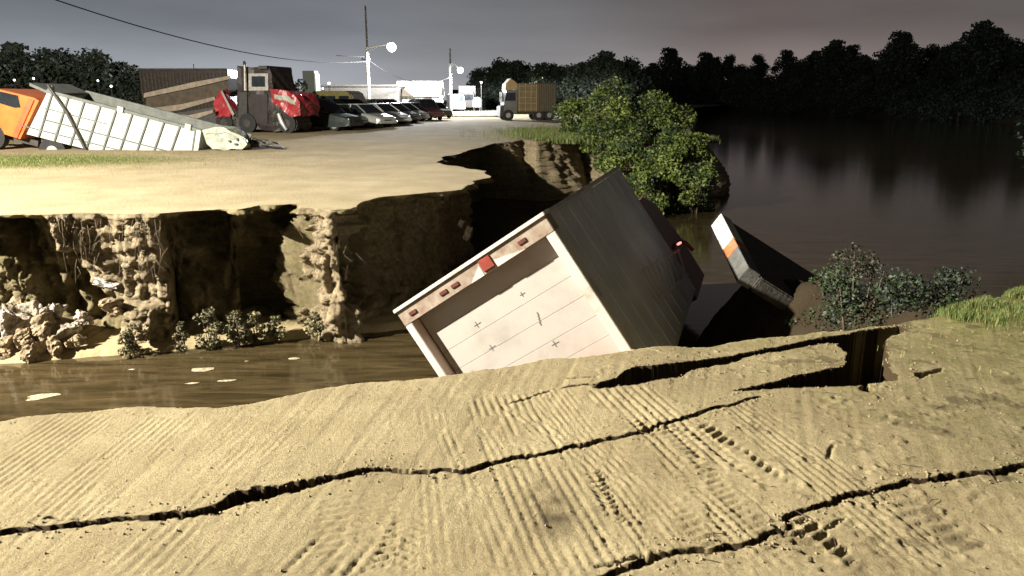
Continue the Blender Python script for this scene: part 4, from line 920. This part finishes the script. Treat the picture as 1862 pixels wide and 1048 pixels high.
spots = [('dk', 585, 43.5, -20, 'dark green wagon nearest the camera, just right of the red bonnet'), ('gr', 618, 47.5, -32, 'dark sedan behind the nearest wagon in the car row'), ('sil', 662, 48, -38, 'silver sedan at the front corner of the parked row'),
         ('wh', 694, 53, -38, 'white sedan second in the parked row'), ('gr', 716, 57, -38, 'grey sedan between the white and the silver one in the row'), ('sil', 734, 61, -38, 'silver sedan in the middle of the parked row'),
         ('wh', 750, 65.5, -38, 'white sedan deeper in the parked row'), ('mr', 774, 66, -60, 'maroon high roofed car near the far end of the row'), ('gr', 793, 72, -60, 'grey sedan last in the row before the lit pavement'),
         ('wh', 655, 60, -38, 'white sedan in the back row beside the shed'), ('sil', 690, 68, -38, 'silver sedan in the back row under the lamp pole'), ('mr', 704, 62, -42, 'maroon car between the two silver ones of the back row'), ('gr', 730, 74, -40, 'grey sedan in the back row near the house'), ('sil', 752, 78, -42, 'silver sedan deep in the back row in front of the house'), ('wh', 636, 57, -35, 'white sedan behind the dark wagon beside the olive van'), ('wh', 786, 84, -50, 'small white car at the far end by the pavement'), ('dk', 640, 53, -30, 'dark wagon in the back row behind the silver sedan')]
for k_, px, D, yw, lab in spots:
    o = cp[k_] if k_ not in used else copy_tree(cp[k_]); used.add(k_); p = atd(px, 230, D)
    o.location = (p.x, D, 0); o.rotation_euler = (0, 0, R(yw)); tag(o, lab, 'car', 'cars parked in the yard row')
# olive van
ov = empty('van', (atd(628, 200, 55).x, 55, 0), 'olive yellow van between the dark cars and the shed', 'van', rz=R(-20))
q = MB(); q.prism([(-1.9, .4), (1.5, .4), (1.7, 1.1), (1.25, 1.55), (.95, 2.15), (.6, 2.3), (-1.7, 2.3), (-1.9, 2.0)], -.9, .9); bd_ = q.build('body', mat('olive_yellow_paint', (.20, .17, .05), (.13, .11, .035), .5, 3), ov)
q = MB(); q.prism([(1.30, 1.5), (1.0, 2.1), (1.04, 2.1), (1.36, 1.5)], -.8, .8); q.build('windscreen', M_GAL, bd_); q = MB(); q.box((.5, -.91, 1.75), (.8, .02, .4)); q.box((-.8, -.91, 1.75), (1.2, .02, .4)); q.build('window', M_GLASS, bd_)
for x_ in (-1.2, 1.1):
    t = MB(); t.tube([(x_, -.95, .35), (x_, -.7, .35)], .35, 16); t.build('wheel', M_BLACK, ov); t = MB(); t.tube([(x_, .95, .35), (x_, .7, .35)], .35, 16); t.build('wheel', M_BLACK, ov)

# ================================================================== buildings
sd_ = empty('shed', (atd(655, 200, 88).x, 88, 0), 'long low dark shed with a pale flat roof edge behind the parked cars', 'shed'); w_ = 132 / F * 88
q = MB(); q.box((0, 3, 1.55), (w_, 6, 3.1)); q.build('wall', M_STEEL, sd_); q = MB(); q.box((0, 3, 3.22), (w_ + .5, 6.6, .22), bev=.03); q.build('roof', M_STEEL, sd_)
q = MB()
for i in range(4): q.box((-w_ / 2 + 1.2 + i * 2.3, -.02, 1.4), (1.5, .06, 2.0))
q.build('doorway', M_STEEL, sd_)
hs = empty('house', (atd(760, 200, 92).x, 92, 0), 'white roofed low house with a small brown gable, lit by the lamp', 'house'); w_ = 82 / F * 92
M_WALL = mat('white_wall', (.30, .31, .28), (.22, .23, .2), .8, 2); M_ROOFW = mat('white_metal_roof', (.50, .50, .46), (.40, .40, .37), .6, 2)
q = MB(); q.box((0, 2.6, 1.1), (w_ - .3, 4.6, 2.2)); q.build('wall', M_WALL, hs); q = MB(); q.prism([(-.3, 2.1), (2.6, 3.9), (5.5, 2.1), (5.5, 2.0), (2.6, 3.75), (-.3, 2.0)], -w_ / 2, w_ / 2, ax='x'); q.build('roof', M_ROOFW, hs)
q = MB(); q.prism([(-w_ / 2 - .1, 2.05), (-w_ / 2 + 1.1, 3.0), (-w_ / 2 + 2.4, 2.05)], -.7, -.3); q.build('gable', M_BRN, hs)
q = MB(); q.box((-.4, .27, 1.3), (.9, .05, .8)); q.build('window', M_GLASS, hs); q = MB(); q.box((1.2, .27, 1.0), (.9, .05, 1.9)); q.build('door', M_BRN, hs)
# bright concrete apron
q = MB(); pz = .16; q.add([(-9.6, 76, pz), (-1.6, 76, pz), (-1.0, 112, pz), (-15, 112, pz), (-9.6, 76, -.3), (-1.6, 76, -.3)], [(0, 1, 2, 3), (0, 4, 5, 1)]); tag(q.build('pavement', mat('pale_concrete', (.46, .44, .39), (.36, .34, .30), .8, 1.5)), kind='structure')
# small white vehicle, dark truck and white tank beyond the pavement
vv = empty('van', (atd(829, 200, 99).x, 99, .15), 'small white van standing under the second lamp', 'van', rz=R(-75))
q = MB(); q.prism([(-2.0, .35), (2.0, .35), (2.1, 1.0), (1.5, 1.25), (1.1, 2.1), (-2.0, 2.2)], -.85, .85); bd_ = q.build('body', P_WH, vv); q = MB(); q.prism([(1.52, 1.25), (1.12, 2.0), (1.18, 2.0), (1.6, 1.25)], -.75, .75); q.build('windscreen', M_GLASS, bd_)
for x_ in (-1.2, 1.2):
    t = MB(); t.tube([(x_, -.9, .33), (x_, .9, .33)], .33, 14); t.build('wheel', M_BLACK, vv)
dk = empty('lorry', (atd(850, 200, 104).x, 104, .15), 'dark high lorry right of the small white van', 'truck', rz=R(0))
q = MB(); q.box((0, 2.5, 1.9), (2.3, 5, 2.8), bev=.05); q.build('box_body', M_DCAB, dk); q = MB(); q.prism([(-1.05, .5), (1.05, .5), (1.0, 2.2), (.8, 2.5), (-.8, 2.5), (-1.0, 2.2)], -1.4, 0); cb_ = q.build('cab', M_STEEL, dk); q = MB(); q.box((0, -1.42, 1.8), (1.7, .04, .7)); q.build('windscreen', M_GLASS, cb_)
for x_ in (-1, 1):
    t = MB(); t.tube([(x_ - .12, -.8, .45), (x_ + .12, -.8, .45)], .45, 14); t.build('wheel', M_BLACK, dk)
tk = empty('water_tank', (atd(868, 200, 104).x, 103, .15), 'small round white water tank beside the dark lorry', 'tank'); q = MB(); q.tube([(0, 0, .5), (0, 0, 1.5), (0, 0, 1.75), (0, 0, 1.85)], [.7, .7, .45, .2], 18); q.build('tank_body', M_WALL, tk); q = MB(); [q.box((sx_, sy_, .25), (.12, .12, .5)) for sx_ in (-.4, .4) for sy_ in (-.4, .4)]; q.build('stand', M_STEEL, tk)

# ================================================================== yellow stake truck
M_TAN = mat('tan_yellow_panel', (.19, .145, .07), (.12, .09, .045), .7, 5, .004); M_TANL = mat('tan_light_panel', (.36, .26, .12), (.27, .19, .08), .6, 4)
D0 = 62; sc_ = F / D0
st_ = empty('stake_truck', (atd(962, 214, D0).x, D0, 0), 'yellow high sided stake truck parked beside the green bushes', 'truck', rz=R(10))
def xs(px): return (px - 962) / sc_
q = MB(); q.box(((xs(942) + xs(1010)) / 2, 1.1, 1.85), (xs(1010) - xs(942), 2.2, 2.2), bev=.02); box_ = q.build('cargo_body', M_TAN, st_)
q = MB()
for i in range(11): q.box((xs(977) + i * .15, -.03, 1.85), (.05, .05, 2.2))
q.box((xs(990), -.02, 2.97), (1.7, .06, .10)); q.build('stake_side', M_STEEL, box_)
q = MB()
for i in range(5): q.box((xs(959), -.03, .95 + i * .45), (xs(976) - xs(943), .05, .05))
for i in range(4): q.box((xs(945) + i * .47, -.045, 1.85), (.06, .05, 2.2))
q.build('panel_rail', M_TANL, box_)
q = MB(); q.prism([(xs(916), .55), (xs(941), .55), (xs(941), 2.45), (xs(922), 2.4), (xs(918), 1.5)], .1, 2.0); cb_ = q.build('cab', P_GR, st_)
q = MB(); q.prism([(xs(920), 2.42), (xs(941), 2.47), (xs(941), 3.0), (xs(930), 3.35), (xs(921), 2.9)], .3, 1.9); q.build('wind_deflector', M_TANL, cb_)
q = MB(); q.prism([(xs(919), 1.6), (xs(938), 1.6), (xs(938), 2.25), (xs(922), 2.2)], .07, .099); q.build('window', M_GLASS, cb_); q = MB(); q.prism([(.25, 1.55), (1.85, 1.55), (1.8, 2.3), (.3, 2.3)], xs(915), xs(916) + .05, ax='x'); q.build('windscreen', M_GLASS, cb_)
q = MB(); q.prism([(xs(910), .35), (xs(917), .35), (xs(917), 1.25), (xs(911), 1.15)], .1, 2.0); q.build('bumper', M_STEEL, st_); q = MB(); q.box((xs(970), 1.1, .62), (xs(1008) - xs(930), 1.6, .2)); q.build('chassis', M_STEEL, st_)
for px_ in (925, 980, 999):
    for y_ in (.05, 1.9):
        t = MB(); t.tube([(xs(px_), y_, .45), (xs(px_), y_ + .28, .45)], .45, 18); w_ = t.build('wheel', M_BLACK, st_); t = MB(); t.tube([(xs(px_), y_ - .015, .45), (xs(px_), y_ + .295, .45)], .2, 12); t.build('rim', M_GAL, w_)

# ================================================================== lamps and wires
M_POLEL = mat('pale_lit_pole', (.30, .30, .27), (.22, .22, .20), .7, 3); M_POLED = mat('dark_unlit_pole', (.05, .05, .052), (.03, .03, .032), .9, 3)  # one pole in two tones: pale where lit, dark where unlit
GLOW = emis('lamp_glow', (1, 1, .96), 14)
def street_lamp(px, Y, py_top, py_arm, px_lamp, py_lamp, rad, power, label):
    b_ = atd(px, 200, Y); root = empty('street_lamp', (b_.x, Y, 0), label, 'street lamp'); zt = atd(px, py_top, Y).z; za = atd(px, py_arm, Y).z; l_ = atd(px_lamp, py_lamp, Y); dx = l_.x - b_.x
    q = MB(); q.tube([(0, 0, 0), (0, 0, za)], [.17, .13], 10); q.build('pole', M_POLEL, root)
    q = MB(); q.tube([(0.02, .2, 0), (0.02, .2, zt)], [.15, .09], 10); q.build('utility_pole', M_POLED, root)  # dark copy of the same pole for its unlit upper part
    q = MB(); q.tube([(0, 0, za - .1), (dx * .4, 0, za + .12), (dx * .8, 0, l_.z + .22)], .06, 8); q.tube([(0, 0, za - .55), (dx * .4, 0, za + .02)], .03, 6); q.build('arm', M_POLEL, root)
    q = MB(); q.box((-.2, .2, za - 1.2), (.9, .1, .1)); q.tube([(-.55, .2, za - 1.15), (-.55, .2, za - .95)], .05, 6); q.tube([(.15, .2, za - 1.15), (.15, .2, za - .95)], .05, 6); q.build('crossarm', M_POLED, root)
    q = MB(); n_ = 10
    for i in range(n_ + 1): pass
    q.tube([(dx, 0, l_.z + rad * .92), (dx, 0, l_.z + rad * .75), (dx, 0, l_.z + rad * .4), (dx, 0, l_.z), (dx, 0, l_.z - rad * .45), (dx, 0, l_.z - rad * .8), (dx, 0, l_.z - rad)], [rad * .2, rad * .66, rad * .92, rad, rad * .87, rad * .58, rad * .12], 20)
    q.build('lamp_globe', GLOW, root, smooth=True)  # globe oversized to include the lamp's glare
    q = MB(); q.tube([(dx, 0, l_.z + rad * .9), (dx, 0, l_.z + rad * 1.15)], [rad * .35, rad * .2], 12); q.build('lamp_cap', M_POLEL, root)
    sl = lamp('SPOT', 'street_lamp_light', (l_.x, Y - .2, l_.z - rad - .12), power, .25, (.95, .97, 1)); sl.data.spot_size = R(179); sl.data.spot_blend = .06
    return root
street_lamp(672, 80, 10, 86, 712, 86, .47, 58000, 'tall lit street lamp on a pole behind the parked cars')
street_lamp(820, 96, 88, 116, 837, 128, .38, 22000, 'smaller lit street lamp at the far end of the yard')
M_CABLE = mat('black_cable', (.008, .008, .008), (.005, .005, .005), .9, 8, spec=.1)
def wire(a, b_, sag, label, r=.02, n=30):
    a, b_ = Vector(a), Vector(b_); q = MB(); q.tube([a.lerp(b_, t / n) - Vector((0, 0, sag * 4 * (t / n) * (1 - t / n))) for t in range(n + 1)], r, 5); tag(q.build('overhead_cable', M_CABLE), label, 'cable')
pole1 = atd(672, 30, 80.2)
wire(atd(60, -14, 40), atd(668, 112, 80.2), 1.2, 'long sagging cable crossing the upper left sky', .035)
wire(atd(612, 101, 78), atd(671, 104, 80.2), .03, 'short pale cable running left from the tall street lamp', .05)
wire(atd(671, 110, 80.2), atd(820, 140, 96.2), 1.4, 'faint cable between the two lit street lamps', .03)
M_DL = emis('distant_lamp_glow', (.95, 1, .95), 4)
for (px, py, D, h_, lab) in ((202, 157, 50, True, 'small lit lamp on a thin pole in front of the dark trees'), (178, 147, 58, False, 'tiny white lamp left of the small pole lamp'), (61, 143, 56, False, 'tiny white lamp above the raised cab shield'), (26, 146, 56, False, 'tiny white lamp left of the raised cab shield'), (598, 152, 74, False, 'white lamp on the left end of the shed roof'), (587, 161, 62, False, 'low white lamp right of the narrow green container'), (875, 150, 100, False, 'thin white lamp above the white water tank')):
    p = atd(px, py, D); root = empty('yard_lamp', (p.x, D, 0), lab, 'lamp'); q = MB(); q.tube([(0, 0, 0), (0, 0, p.z - .1)], .035, 6); q.build('pole', M_STEEL, root)
    q = MB(); r_ = .07 if D < 70 else .12; q.tube([(0, 0, p.z - r_), (0, 0, p.z - r_ * .5), (0, 0, p.z + r_ * .5), (0, 0, p.z + r_)], [r_ * .4, r_, r_, r_ * .4], 10); q.build('lamp_head', M_DL, root)
